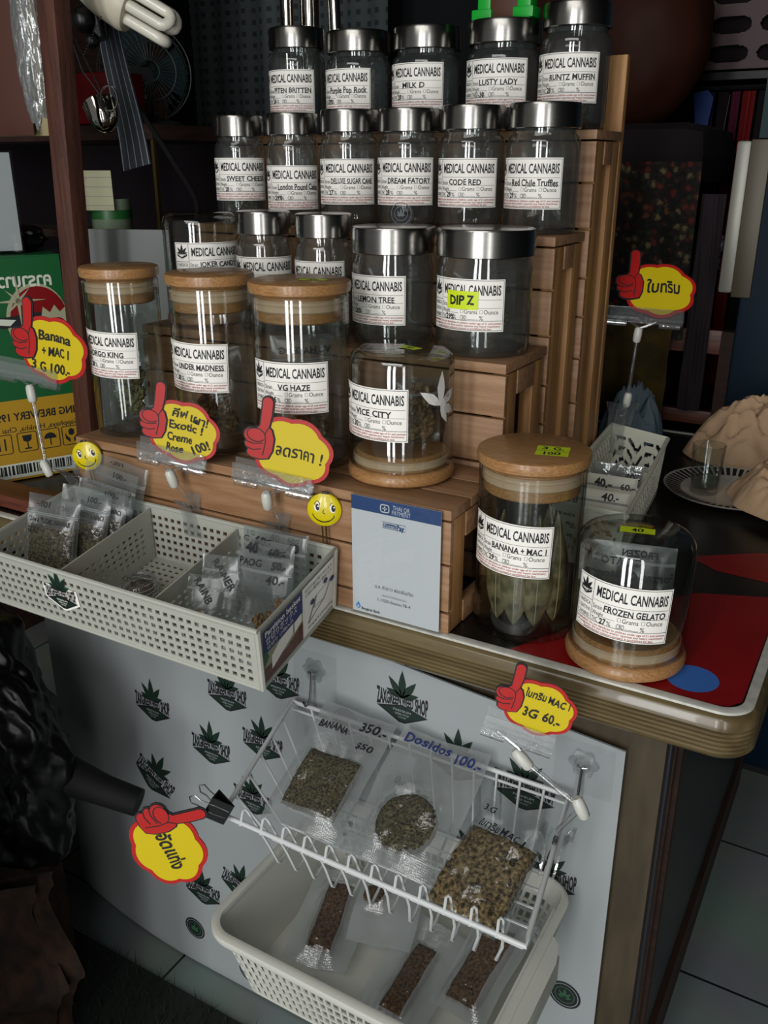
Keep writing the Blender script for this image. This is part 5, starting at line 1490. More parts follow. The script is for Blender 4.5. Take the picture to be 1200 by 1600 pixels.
# ------------------------------------------------------------------ cream basket with bags, right
sb = empty('storage_basket', (-0.355, 0.445, T + 0.001), 'cream plastic basket with slotted end, beyond the bamboo-lidded jar on the counter', 'basket')
S0 = Vector((-0.355, 0.445, T + 0.001))
tops = [Vector((-0.370, 0.262, 0.090)), Vector((-0.262, 0.255, 0.090)), Vector((-0.297, 0.617, 0.095)), Vector((-0.398, 0.640, 0.100))]
cen = Vector((-0.332, 0.445, 0))
bots = [Vector((cen.x + (p.x - cen.x) * 0.84, cen.y + (p.y - cen.y) * 0.92, 0.0)) for p in tops]
tops = [p + Vector((0, 0, T + 0.001)) - S0 for p in tops]; bots = [p + Vector((0, 0, T + 0.001)) - S0 for p in bots]
def bil(A, B_, C, D): return lambda u, v: (A * (1 - u) + B_ * u) * (1 - v) + (D * (1 - u) + C * u) * v
def fan_hole(i, j, nu, nv):
    u, v = (i + 0.5) / nu, (j + 0.5) / nv
    if v < 0.14 or v > 0.86 or u < 0.06 or u > 0.94: return False
    cx_ = 0.25 if u < 0.5 else 0.75
    r_ = hypot((u - cx_) * 2.2, v - 0.05)
    a_ = math.atan2(v - 0.05, (u - cx_) * 2.2)
    return (r_ * 5.2) % 1 < 0.42 and (a_ * 2.6 / pi * 2) % 1 < 0.80
def lat_hole(i, j, nu, nv):
    u, v = (i + 0.5) / nu * 22, (j + 0.5) / nv * 4.5
    if v < 0.5 or v > 4.0: return False
    return (u + v) % 1 < 0.72 and (u - v) % 1 < 0.72
def swall(a, c, fn, nu, nv, name):
    b = MB()
    nrm = (bots[c] - bots[a]).cross(Vector((0, 0, 1))).normalized() * 0.002
    b.sheet(bil(bots[a], bots[c], tops[c], tops[a]), [i / nu for i in range(nu + 1)], [j / nv for j in range(nv + 1)], (lambda i, j: fn(i, j, nu, nv)) if fn else (lambda i, j: False), -nrm)
    b.build(name, 'basket_cream', sb)
swall(2, 3, fan_hole, 72, 36, 'slotted_end')
swall(0, 1, fan_hole, 36, 20, 'slotted_end')
swall(1, 2, lat_hole, 132, 27, 'lattice_side')
swall(3, 0, lat_hole, 88, 18, 'lattice_side')
b = MB(); b.tube(tops, 0.0036, 8, closed=True); b.build('rim', 'basket_cream', sb)
b = MB(); b.add([p + Vector((0, 0, 0.001)) for p in bots] + [p + Vector((0, 0, 0.003)) for p in bots], [(3, 2, 1, 0), (4, 5, 6, 7), (0, 1, 5, 4), (1, 2, 6, 5), (2, 3, 7, 6), (3, 0, 4, 7)], 0, False); b.build('bottom', 'basket_cream', sb)
for tt in (0.70,):
    A_ = bots[0].lerp(bots[3], tt); B_ = bots[1].lerp(bots[2], tt); C_ = tops[1].lerp(tops[2], tt); D_ = tops[0].lerp(tops[3], tt)
    b = MB(); b.sheet(bil(A_, B_, A_.lerp(A_, 0) * 0 + B_.lerp(C_, 0.72), A_.lerp(D_, 0.72)), [0.01, 0.5, 0.99], [0.02, 0.5, 1], lambda i, j: False, (0, 0.003, 0)); b.build('divider', 'basket_cream', sb)
gs = 'priced bags in the cream basket'
def sbag(x_, y_, yaw, tilt, w, h, texts, label, seed, pouch='poly', content=None):
    zip_bag('price_bag', put_bag((x_, y_, T + 0.007), yaw, tilt), w, h, 0.010, label, gs, texts, content, seed, pouch=pouch, fill=0.3)
MATS['white_pouch'] = mat('white_pouch', '#d2d0bf', 0.45, bump=0.3, bscale=60)
sbag(-0.345, 0.560, 4, -14, 0.066, 0.052, [('140.-', 0.018, 0.044, 0.009)], 'rear bag marked 140 beyond the divider of the cream basket', 71)
sbag(-0.338, 0.470, 4, -14, 0.074, 0.078, [('40.-', 0.024, 0.060, 0.011)], 'clear greyish bag marked 40 just before the cream basket divider', 72, 'poly_heavy')
sbag(-0.330, 0.410, 4, -16, 0.074, 0.078, [('40.-', -0.012, 0.066, 0.012, {'bold': 0.04}), ('60.-', 0.024, 0.064, 0.009), ('LUSTY LADY', -0.006, 0.044, 0.010, {'w': 0.056})], 'white pouch lettered LADY with bold 40 in the cream basket', 73, 'white_pouch')
sbag(-0.322, 0.340, 3, -18, 0.072, 0.078, [('40.-', 0.01, 0.070, 0.011)], 'white pouch nearest the upturned jar in the cream basket', 74, 'white_pouch')

# plate, glass, cloths
pl = MB()
pl.lathe([(0, 0.004), (0.062, 0.004), (0.076, 0.008), (0.106, 0.0155), (0.108, 0.0165), (0.106, 0.0135), (0.075, 0.004), (0.050, 0.0), (0, 0.0)], n=72)
F = Flat()
for i in range(56):
    a_ = 2 * pi * i / 56; w_ = 0.034
    F.poly([(0.080, a_ - w_), (0.104, a_ - w_), (0.104, a_ + w_), (0.080, a_ + w_)], 1, 0)
for p_, f_, mi, l in F.items:
    pl.add([(r_ * cos(t_), r_ * sin(t_), 0.0083 + (r_ - 0.076) / 0.030 * 0.0075 + 0.0005) for r_, t_ in p_], f_, 1, False)
PX, PY = -0.195, 0.660
PX = -0.262
tag(pl.build('plate', ['plate_white', 'ink'], loc=(-0.196, 0.665, T + 0.001)), 'white plate with a black striped rim beside the cream basket', 'plate')
g_ = empty('drinking_glass', (-0.236, 0.648, T + 0.0058), 'small clear drinking glass standing on the striped plate', 'glass')
b = MB()
b.lathe([(0, 0), (0.020, 0), (0.0215, 0.002), (0.0265, 0.082), (0.0255, 0.083), (0.0245, 0.082), (0.0205, 0.012), (0.018, 0.009), (0, 0.008)], n=40)
b.build('tumbler', 'glass', g_)
b = MB(); b.lathe([(0, 0.0095), (0.018, 0.0095), (0.0206, 0.0125), (0.0214, 0.026), (0, 0.026)], n=32); b.build('water', 'glass_base', g_)

def crumple(name, c, L, Wd, H, mt, label, cat, seed, rot=0, nu=64, nv=54, thick=0.003, sag=None):
    """a tossed cloth: heap of folds with soft creases and an irregular outline"""
    b = MB(); R = Matrix.Rotation(radians(rot), 3, 'Z')
    def top(u, v, k):
        X_, Y_ = 2 * u - 1, 2 * v - 1
        a_ = atan2(Y_, X_); q_ = max(abs(X_), abs(Y_)); l_ = hypot(X_, Y_) or 1e-6
        X_, Y_ = X_ / l_ * q_, Y_ / l_ * q_
        out = 1 + 0.22 * noise.noise(Vector((cos(a_) * 1.6, sin(a_) * 1.6, seed)))
        p = Vector((X_ * 1.4 + seed, Y_ * 1.4, 0.3))
        rid = 1 - sqrt(noise.fractal(p * 1.25, 1.0, 2.0, 2) ** 2 + 0.0025) * 1.8
        rid2 = 1 - sqrt(noise.fractal(p * 2.9 + Vector((5, 2, 1)), 1.0, 2.0, 2) ** 2 + 0.004) * 1.8
        e = max(0.0, 1 - q_ ** 2.2) ** 0.75
        z_ = H * e * (0.44 + 0.40 * rid + 0.20 * rid2)
        z_ = max(z_, 0.0006)
        if k: z_ = max(0.0, z_ - thick - 0.004 * e)
        return R @ Vector((X_ * L / 2 * out, Y_ * Wd / 2 * out, z_)) + Vector((0, 0, 0.001 if not k else 0))
    b.grid(lambda u, v: top(u, v, 0), nu, nv, 0)
    b.grid(lambda u, v: top(1 - u, v, 1), nu, nv, 0)
    return tag(b.build(name, mt, loc=c, angle=80), label, cat)
crumple('towel', (-0.085, 0.640, T + 0.017), 0.24, 0.21, 0.085, 'beige_cloth', 'crumpled beige towel at the counter right edge, over the striped plate', 'towel', 3.3, 30)
crumple('towel', (-0.172, 0.900, T + 0.002), 0.33, 0.17, 0.125, 'beige_cloth', 'larger beige towel heaped at the back of the counter behind the glass', 'towel', 7.9, 8)
crumple('cloth', (-0.432, 0.93, T + 0.002), 0.13, 0.13, 0.115, 'greyblue_cloth', 'grey-blue cloth heap behind the cream basket', 'cloth', 12.4, 60)

# green stand on the top-row jar
gp = empty('plastic_stand', (-0.560, 0.49, T + 0.7022), 'bright green plastic stand with dark middle on a top-row jar lid', 'stand')
b = MB()
for sx in (-1, 1):
    p = MB()
    p.box((sx * 0.031, 0, 0.007), (0.030, 0.034, 0.014), bev=0.002); p.box((sx * 0.030, 0.002, 0.028), (0.020, 0.026, 0.034), bev=0.003)
    p.build('foot', 'green_plastic', gp)
b.box((0, 0.003, 0.026), (0.042, 0.026, 0.05), bev=0.004); b.build('middle', 'folder_brown', gp)

# steel poles behind the crates
for i, (x_, y_, r_, lean, lb) in enumerate(((-1.005, 0.585, 0.011, 0.0, 'left vertical steel pole behind the top-row jars'), (-0.968, 0.600, 0.016, 0.0, 'thick vertical steel pole behind the leftmost top-row jar'), (-0.885, 0.592, 0.010, -0.018, 'leaning steel pole behind the top row, right of the thick one'))):
    p = empty('steel_pole', (x_, y_, T + 0.002), lb, 'pole', 'steel poles behind the crates')
    b = MB(); b.tube([(0, 0, 0.010), (lean, 0, 0.5), (lean * 2.4, 0, 1.15)], r_, 20); b.build('shaft', 'chrome', p)
    b = MB(); b.lathe([(0, 0), (r_ * 1.35, 0), (r_ * 1.35, 0.02), (r_ * 1.1, 0.024), (0, 0.024)], n=20); b.build('foot_cap', 'black_rubber', p)

# ------------------------------------------------------------------ right background
# brown armchair
ac = empty('armchair', (-0.80, 1.75, 0), 'dark brown leather armchair in the gloom right of the crates', 'armchair')
b = MB(); b.box((-0.10, 0.20, 1.35), (0.44, 0.16, 0.86), bev=0.07); b.build('backrest', 'brown_leather', ac)
b = MB(); b.ico((0.075, -0.03, 1.62), 0.20, 4, 0, 0.05, 2, 2.0, (0.95, 0.72, 1.12)); b.build('back_cushion', 'brown_leather', ac)
b = MB(); b.box((0.02, -0.06, 1.335), (0.64, 0.42, 0.15), bev=0.07); b.build('seat', 'dark_cloth', ac)
b = MB(); b.box((0.0, 0.0, 0.66), (0.50, 0.40, 1.22))
for sx in (-0.2, 0.2):
    for sy in (-0.15, 0.15): b.box((sx, sy, 0.03), (0.05, 0.05, 0.06))
b.build('base', 'dark_cloth', ac)

def drape(name, x0, x1, y, z0_, z1_, mt, label, cat, amp=0.012, waves=5, seed=0, thick=0.004, group=None):
    b = MB()
    f = lambda u, v, k: Vector((x0 + (x1 - x0) * u, y + amp * sin(u * waves * 2 * pi + seed) * (0.4 + 0.6 * (1 - v)) + 0.008 * noise.noise(Vector((u * 6, v * 4, seed))) + k, z0_ + (z1_ - z0_) * v))
    b.grid(lambda u, v: f(u, v, 0), 40, 16); b.grid(lambda u, v: f(1 - u, v, thick), 40, 16)
    # closed edges
    n1 = 41 * 17
    E = []
    for j in range(16):
        E.append((j * 41, (j + 1) * 41, n1 + (j + 1) * 41 + 40, n1 + j * 41 + 40)); E.append((j * 41 + 40, n1 + j * 41, n1 + (j + 1) * 41, (j + 1) * 41 + 40))
    for i in range(40):
        E.append((i + 1, i, n1 + 40 - i, n1 + 39 - i)); E.append((16 * 41 + i, 16 * 41 + i + 1, n1 + 16 * 41 + 39 - i, n1 + 16 * 41 + 40 - i))
    b.f += E; b.m += [0] * len(E); b.sm += [False] * len(E)
    return tag(b.build(name, mt, angle=70), label, cat, group)
# wooden chair with cloths over its back
wc = empty('wooden_chair', (-0.40, 1.16, 0), 'brown wooden chair behind the counter, draped with floral cloth', 'chair')
for x_, h_, y_ in ((-0.24, 1.14, 0.0), (0.090, 0.99, 0.0), (-0.24, 0.46, 0.26), (0.090, 0.46, 0.26)):
    b = MB(); b.box((x_, y_, h_ / 2), (0.026, 0.03, h_), bev=0.003); b.build('leg', 'dark_wood', wc)
for z_, h_ in ((0.965, 0.05), (0.80, 0.03)):
    b = MB(); b.box((-0.075, 0, z_), (0.31, 0.02, h_), bev=0.003); b.build('back_rail', 'redwood_flat', wc)
b = MB(); b.box((-0.075, 0.13, 0.475), (0.36, 0.30, 0.03), bev=0.004); b.build('seat', 'dark_wood', wc)
drape('floral_cloth', -0.72, -0.395, 1.10, T + 0.17, T + 0.52, 'floral', 'dark floral cloth hanging right of the crates', 'cloth', 0.008, 4, 1.0)
drape('dark_curtain', -0.392, -0.345, 1.125, T + 0.02, T + 0.46, 'dark_cloth', 'narrow dark grey-green strip of cloth beside the floral cloth', 'cloth', 0.003, 1, 2.0)
drape('yellow_cloth', -0.66, -0.41, 1.075, T + 0.0, T + 0.215, 'yellow_cloth', 'dull yellow patterned cloth below the floral cloth', 'cloth', 0.008, 3, 4.0)
# perforated mauve crate on a rack and clothes beneath
RY = 2.32
pc = empty('plastic_crate', (-0.56, RY, T + 0.765), 'mauve plastic crate with long oval openings at upper right', 'crate')
b = MB()
NU_, NV_ = 200, 130
def ohole(i, j):
    x_ = (i + 0.5) / NU_ * 0.66 - 0.33; z_ = (j + 0.5) / NV_ * 0.34
    for cx_ in (-0.285, -0.15, -0.015, 0.12, 0.255):
        for cz_ in (0.048, 0.122, 0.196, 0.270):
            if ((x_ - cx_) / 0.056) ** 4 + ((z_ - cz_) / 0.022) ** 2 < 1: return True
    return False
b.sheet(lambda u, v: Vector((u * 0.66 - 0.33, -0.17, v * 0.34)), [i / NU_ for i in range(NU_ + 1)], [j / NV_ for j in range(NV_ + 1)], ohole, (0, 0.006, 0))
b.build('front_panel', 'mauve_plastic', pc)
b = MB(); b.box((-0.327, 0, 0.17), (0.006, 0.34, 0.34)); b.box((0.327, 0, 0.17), (0.006, 0.34, 0.34)); b.box((0, 0.17, 0.17), (0.66, 0.006, 0.34)); b.box((0, 0, 0.004), (0.66, 0.34, 0.008))
b.build('shell', 'mauve_plastic', pc)
b = MB(); b.box((0, 0, 0.17), (0.60, 0.26, 0.30), bev=0.03); b.build('lining', 'dark_cloth', pc)
sh = empty('rack', (-0.56, RY, 0), 'dark metal rack holding the mauve crate, clothes hanging from it', 'rack')
for x_ in (-0.40, 0.40):
    for y_ in (-0.2, 0.2):
        b = MB(); b.tube([(x_, y_, 0), (x_, y_, 2.2)], 0.012, 8); b.build('upright', 'black_plastic', sh)
b = MB(); b.box((0, 0, T + 0.752), (0.86, 0.44, 0.02)); b.build('shelf', 'black_plastic', sh)
b = MB(); b.tube([(-0.40, -0.2, T + 0.722), (0.40, -0.2, T + 0.722)], 0.008, 8); b.build('rail', 'wire_steel', sh)
clothes = [(-0.74, -0.65, 'dark_cloth', 'dark garment hanging at the left of the rack'), (-0.64, -0.59, 'purple_cloth', 'dull purple garment hanging under the mauve crate'), (-0.58, -0.55, 'dark_cloth', 'black garment hanging beside the purple one'),
           (-0.542, -0.520, 'magenta_cloth', 'magenta garment hanging under the mauve crate'), (-0.512, -0.478, 'red_cloth', 'red garment hanging at the right end of the rack'), (-0.470, -0.36, 'dark_cloth', 'dark garment beyond the red one, by the aluminium door')]
for i, (a_, c_, mt, lb) in enumerate(clothes):
    drape('garment', a_, c_, RY - 0.2 - 0.007, 0.66, T + 0.712, mt, lb, 'garment', 0.005, 1, i * 1.3, 0.012, 'clothes on the dark rack')
b = MB(); b.ico((0, 0, 0), 0.055, 4, 0, 0.35, 3, 5.0, (0.8, 0.4, 1.25)); b.tube([(0, 0, 0.06), (0, 0.03, 0.30), (0, 0.072, 0.428)], 0.001, 5)
tag(b.build('plastic_package', 'vacuum', loc=(-0.545, 2.03, T + 0.275)), 'crumpled shiny clear package left of the aluminium frame', 'package')
# blue hanging tag
b = MB()
K = 1.35
tp = [(-0.022, 0.055), (0.006, 0.06), (0.020, 0.045), (0.010, -0.05), (0.0, -0.06), (-0.012, -0.01)]
b.prism([(x_ * K, z_ * K) for x_, z_ in reversed(tp)], 0.02)
b.tube([(0.004, 0.01, 0.078), (0.004, 0.03, 0.082)], 0.001, 5)
tag(b.build('hanging_tag', 'blue_paper', loc=(-0.612, 2.078, T + 0.635)), 'bright blue hanging tag left of the clothes', 'tag')
# blue refrigerator-like cabinet with aluminium edge
bl = empty('blue_cabinet', (0.06, 1.285, 0), 'tall blue cabinet with aluminium edge at the right side', 'cabinet')
b = MB(); b.box((0.0, 0.0, 0.695), (0.69, 0.45, 1.33), bev=0.006); b.build('body', 'blue_panel', bl)
b = MB(); b.box((-0.343, -0.228, T + 0.415), (0.036, 0.010, 0.285), bev=0.002); b.build('bronze_strip', 'aluminium_bronze', bl)
b = MB(); b.box((-0.372, -0.230, T + 0.418), (0.026, 0.020, 0.275), bev=0.006); b.build('handle', 'aluminium', bl)
b = MB(); b.box((0.0, 0.0, 0.015), (0.62, 0.40, 0.03)); b.build('plinth', 'black_plastic', bl)
b = MB(); b.box((-0.325, -0.19, 1.66), (0.05, 0.07, 0.60)); b.build('upper_frame', 'teal_frame', bl)
b = MB(); b.box((0.02, 0.0, 1.66), (0.63, 0.42, 0.60)); b.build('upper_body', 'blue_panel', bl)

# ------------------------------------------------------------------ left: red post, carton, cupboard things
po = empty('wooden_post', (-1.172, 0.196, T + 0.001), 'reddish-brown wooden post standing behind the left end of the crates', 'post')
b = MB(); b.box((0, 0, 0.60), (0.036, 0.030, 1.20), bev=0.002, rot=None)
for v_ in b.v: v_.x += 0.050 * v_.z
b.build('shaft', 'redwood', po)
b = MB(); b.box((0, 0.0, 0.006), (0.046, 0.038, 0.012), bev=0.002); b.build('foot_block', 'redwood', po)

th_ = radians(64)
ctn = empty('carton_reflection', (-1.3095, 0.078, T + 0.0012), 'mirror reflection of a green and yellow carton, built as a box left of the post', 'carton', rot=(0, 0, th_))  # a mirror's reflection of a carton, modelled as a solid box
CW, CH, CD = 0.345, 0.372, 0.24
b = MB()
b.box((0, CD / 2, CH / 2), (CW, CD, CH), 0)
F = Flat()
F.rect(-CW / 2, 0.0, CW / 2, 0.140, 1, 1)
F.rect(-0.02 - 0.2, 0.198, 0.028, 0.224, 2, 2)
F.text('คาราบาว ตะวันแดง', 0.060, 0.336, 0.020, 2, 3, w=0.19, mirror=True, bold=0.03)
B0 = Flat(); F_, F = F, B0
F.ellipse(0.095, 0.235, 0.050, 0.060, 4, 2, 32)
F.ellipse(0.098, 0.233, 0.047, 0.057, 3, 3, 32)
for i in range(8):
    a_ = radians(22.5 + i * 45 + 22.5); L_ = 0.045 if i % 2 else 0.028
    F.poly([(0.068 + L_ * cos(a_), 0.268 + L_ * sin(a_)), (0.068 + 0.003 * cos(a_ + 1.57), 0.268 + 0.003 * sin(a_ + 1.57)), (0.068 - 0.003 * cos(a_ + 1.57), 0.268 - 0.003 * sin(a_ + 1.57))], 4, 5)
horn = [(-0.06, 0.262), (-0.02, 0.235), (0.04, 0.225), (0.095, 0.232), (0.16, 0.232), (0.16, 0.246), (0.095, 0.248), (0.04, 0.243), (-0.02, 0.250), (-0.055, 0.285)]
F.poly(horn, 5, 4)
F.poly([(0.0, 0.236), (0.05, 0.229), (0.06, 0.238), (0.02, 0.243)], 2, 5)
F.poly([(0.100, 0.236), (0.105, 0.256), (0.116, 0.246), (0.124, 0.258), (0.132, 0.246), (0.142, 0.254), (0.146, 0.238), (0.136, 0.220), (0.112, 0.218)], 4, 5)
F.ellipse(0.126, 0.229, 0.012, 0.008, 3, 6, 14)
F_.place(B0, 0.030, 0.035, 1.0); F = F_
F.text('ING BREWERY 1999 CO., LTD.', 0.060, 0.112, 0.013, 5, 3, w=0.21, mirror=True, bold=0.02)
F.text('Sapphaya, Hankha, Chai Nat 17160, TH', 0.062, 0.090, 0.009, 5, 3, w=0.21, mirror=True)
B1 = Flat(); F_, F = F, B1
for i, x_ in enumerate((-0.015, 0.037, 0.085, 0.131)):
    F.path(rrect(x_ - 0.020, 0.036, x_ + 0.020, 0.078, 0.004, 4), 0.0016, 5, 3, True)
    if i == 1:
        F.poly([(x_ - 0.010, 0.072), (x_ + 0.010, 0.072), (x_ + 0.008, 0.060), (x_, 0.056), (x_ - 0.008, 0.060)], 5, 3); F.line(x_, 0.056, x_, 0.044, 0.002, 5, 3); F.rect(x_ - 0.007, 0.041, x_ + 0.007, 0.044, 5, 3)
    elif i == 2:
        F.poly([(x_ + 0.013 * cos(radians(t_)), 0.057 + 0.013 * sin(radians(t_))) for t_ in range(0, 181, 20)], 5, 3); F.line(x_, 0.057, x_, 0.042, 0.002, 5, 3)
    elif i == 3:
        F.poly([(x_ - 0.006, 0.060), (x_, 0.056), (x_ + 0.006, 0.060), (x_ + 0.006, 0.069), (x_, 0.073), (x_ - 0.006, 0.069)], 5, 3)
        for s_ in (-1, 1): F.poly([(x_ + s_ * 0.004, 0.041), (x_ + s_ * 0.013, 0.050), (x_ + s_ * 0.014, 0.064), (x_ + s_ * 0.010, 0.056), (x_ + s_ * 0.004, 0.050)], 5, 3)
    else:
        F.line(x_ - 0.006, 0.044, x_ - 0.006, 0.070, 0.003, 5, 3); F.line(x_ + 0.006, 0.044, x_ + 0.006, 0.070, 0.003, 5, 3)
F_.place(B1, 0.050, 0.020, 0.80); F = F_
F.rect(-0.03 - 0.08, 0.004, 0.155, 0.030, 2, 2)
rnd = random.Random(4); x_ = -0.10
while x_ < 0.147:
    w__ = rnd.choice((0.001, 0.002, 0.003, 0.0042)); F.rect(x_, 0.010, x_ + w__, 0.027, 5, 3); x_ += w__ + rnd.choice((0.001, 0.0016, 0.0028))
F.onto(b, lambda px, pz, e: (px, -0.0001 - e, pz), 0.0003)
b.build('carton_box', ['carton_green', 'carton_yellow', 'carton_white', 'red_plastic', 'cream_card', 'ink'], ctn)
b = MB()
b.box((0, CD * 0.25, CH + 0.0012), (CW, CD / 2 - 0.002, 0.002)); b.box((0, CD * 0.75, CH + 0.0012), (CW, CD / 2 - 0.002, 0.002)); b.box((0, CD / 2, CH + 0.0026), (CW, 0.045, 0.0006))
b.build('top_flaps', 'carton_green', ctn)
# things on the carton and hanging above it
b = MB(); b.ico((0, 0, 0), 0.040, 4, 0, 0.22, 2.2, 9.0, (1.1, 0.9, 0.55))
tag(b.build('grey_bag', 'black_bag', loc=(-1.325, 0.236, T + 0.398)), 'dark grey plastic bag lying on top of the carton', 'bag')
sd = empty('white_sign', (-1.312, 0.152, T + 0.3785), 'white sheet in a clear stand on the carton at the left edge', 'sign', rot=(0, 0, radians(58)))
b = MB(); b.box((0, 0, 0.078), (0.115, 0.0012, 0.15)); b.build('sheet', 'sheet_white', sd)
b = MB(); b.box((0, -0.0022, 0.078), (0.122, 0.0016, 0.156)); b.box((0, 0.0022, 0.078), (0.122, 0.0016, 0.156)); b.build('clear_stand', 'acrylic_plain', sd)
cb = empty('dark_cupboard', (-2.72, 1.45, 0), 'dark brown wooden cupboard in the shade left of the post', 'cupboard')
b = MB(); b.box((0, 0, 1.10), (0.90, 0.42, 2.20)); b.build('body', 'dark_wood', cb)
b = MB(); b.box((0.18, -0.222, 1.40), (0.30, 0.022, 1.50), bev=0.004); b.build('door', 'dark_wood', cb)
# folders and a clear bag hanging from a bar
bar = MB(); bar.tube([(-1.75, 0.36, T + 0.80), (-1.12, 0.22, T + 0.80)], 0.007, 10)
tag(bar.build('hanging_bar', 'black_plastic'), 'black bar above the picture edge, folders hanging from it', 'bar')
for i, (x_, y_, mt, w_, h_, lb) in enumerate(((-1.432, 0.285, 'folder_brown', 0.19, 0.235, 'orange-brown folder stack, leftmost of the hanging folders'), (-1.402, 0.315, 'manila', 0.15, 0.235, 'cream folder hanging behind the orange-brown stack'), (-1.385, 0.342, 'dark_wood', 0.13, 0.232, 'dark brown folder hanging beside the clear bag'))):
    f = empty('hanging_folder', (x_, y_, T + 0.795), lb, 'folder', 'folders hanging from the bar', rot=(0, 0, radians(12)))
    for k_ in range(3):
        b = MB(); b.box((-k_ * 0.004, k_ * 0.006, -h_ / 2 + k_ * 0.002), (w_, 0.003, h_), bev=0.001); b.build('leaf_sheet', mt, f)
    if i == 0:
        b = MB(); b.box((-0.02, -0.0022, -0.13), (0.05, 0.001, 0.03)); b.build('red_label', 'red_plastic', f)
b = MB(); b.ico((0, 0, 0), 0.085, 5, 0, 0.16, 3.4, 4.0, (0.34, 0.20, 1.35))
b.tube([(0, 0, 0.10), (0, 0, 0.115)], 0.004, 6)
tag(b.build('clear_bag', 'poly_heavy', loc=(-1.266, 0.255, T + 0.690)), 'shiny clear plastic bag hanging behind the post', 'bag')
# display case with fan on it, behind the crates at the left
dcx = empty('display_case', (-1.70, 0.80, T + 0.0015), 'dark glass-sided case behind the crates, left', 'case')
b = MB(); b.box((0, 0, 0.575), (0.66, 0.36, 0.03), bev=0.003); b.build('top_board', 'dark_wood', dcx)
b = MB(); b.box((0, 0.17, 0.28), (0.64, 0.012, 0.56)); b.box((-0.315, 0, 0.28), (0.012, 0.34, 0.56)); b.box((0, 0, 0.02), (0.64, 0.34, 0.04)); b.box((0, 0, 0.30), (0.62, 0.33, 0.01)); b.build('body', 'dark_cloth', dcx)
b = MB(); b.box((0.320, -0.168, 0.28), (0.008, 0.008, 0.56)); b.box((0.320, 0.168, 0.28), (0.008, 0.008, 0.56)); b.build('brass_edge', 'brass', dcx)
b = MB(); b.box((0.318, 0, 0.28), (0.003, 0.32, 0.56)); b.build('glass_side', 'acrylic_plain', dcx)
fan = empty('table_fan', (-1.585, 0.84, T + 0.593), 'grey table fan with wire guard behind the crates', 'fan', rot=(0, 0, radians(55)))
b = MB(); b.lathe([(0, 0), (0.075, 0), (0.078, 0.012), (0.03, 0.022), (0.014, 0.03), (0.012, 0.07), (0, 0.07)], n=24); b.build('stand', 'fan_grey', fan)
b = MB()
for k_ in range(40):
    a_ = 2 * pi * k_ / 40
    b.tube([(0.022 * cos(a_), -0.052, 0.115 + 0.022 * sin(a_)), (0.075 * cos(a_), -0.046, 0.115 + 0.075 * sin(a_)), (0.100 * cos(a_), -0.018, 0.115 + 0.100 * sin(a_)), (0.100 * cos(a_), 0.018, 0.115 + 0.100 * sin(a_)), (0.05 * cos(a_), 0.044, 0.115 + 0.05 * sin(a_))], 0.0011, 5)
for r_, y_ in ((0.022, -0.052), (0.06, -0.049), (0.101, -0.018), (0.101, 0.018)): b.tube([(r_ * cos(2 * pi * i / 40), y_, 0.115 + r_ * sin(2 * pi * i / 40)) for i in range(40)], 0.0016, 5, closed=True)
b.build('guard', 'fan_grey', fan)
b = MB(); b.lathe([(0, 0.055), (0.02, 0.052), (0.035, 0.02), (0.04, -0.04), (0.025, -0.06), (0, -0.062)], c=(0, 0.05, 0.115), n=20, R=Matrix.Rotation(radians(-90), 3, 'X')); b.build('motor', 'fan_grey', fan)
for k_ in range(3):
    b = MB(); a0_ = 2 * pi * k_ / 3
    b.grid(lambda u, v: Vector(((0.015 + 0.075 * v) * cos(a0_ + (u - .5) * 1.2), -0.016 + 0.02 * (u - 0.5), 0.115 + (0.015 + 0.075 * v) * sin(a0_ + (u - .5) * 1.2))), 8, 6); b.build('blade', 'teal_frame', fan)
# shelf board with papers in front of the case
ps = empty('white_board', (-1.178, 0.315, T + 0.002), 'plain pale grey board leaning behind the bamboo-lidded jars, left', 'board', rot=(0, 0, radians(20)))
b = MB(); b.box((0, 0, 0.205), (0.185, 0.008, 0.41), bev=0.001); b.build('panel', 'grey_board', ps)
b = MB(); b.box((0, 0.03, 0.004), (0.12, 0.06, 0.008)); b.build('foot_block', 'grey_board', ps)
tn = empty('tin_can', (-1.318, 0.440, T + 0.400), 'small pale tin with green band left, partly behind the post', 'tin')
b = MB(); b.lathe([(0, 0), (0.036, 0), (0.037, 0.002), (0.037, 0.055), (0, 0.055)], n=32); b.build('tin_body', 'tin_pale', tn)
b = MB(); b.lathe([(0.0372, 0.020), (0.0376, 0.020), (0.0376, 0.036), (0.0372, 0.036)], n=32); b.build('green_band', 'tin_green', tn)
b = MB(); b.box((0, 0, -0.006), (0.40, 0.10, 0.012)); b.box((-0.18, 0.0, -0.205), (0.012, 0.09, 0.388)); b.box((0.18, 0.0, -0.205), (0.012, 0.09, 0.388)); 
tag(b.build('small_shelf', 'dark_wood', loc=(-1.40, 0.44, T + 0.3995)), 'little dark shelf carrying the green-banded tin', 'shelf')
b = MB(); F = Flat(); b.box((0, 0, 0.0), (0.072, 0.0012, 0.068))
for i in range(4): F.rect(-0.036, -0.026 + i * 0.016, 0.036, -0.0252 + i * 0.016, 1, 1)
F.path([(-0.03, 0.018), (-0.02, 0.026), (-0.01, 0.02), (-0.018, 0.014), (-0.03, 0.018)], 0.001, 1, 1)
F.onto(b, lambda px, pz, e: (px, -0.0008 - e, pz))
o = b.build('ruled_card', ['cream_card', 'ink_grey'], loc=(-1.312, 0.396, T + 0.470)); o.rotation_euler = (0, 0, radians(25))
tag(o, 'cream ruled card propped on the tin left of the crates', 'card')
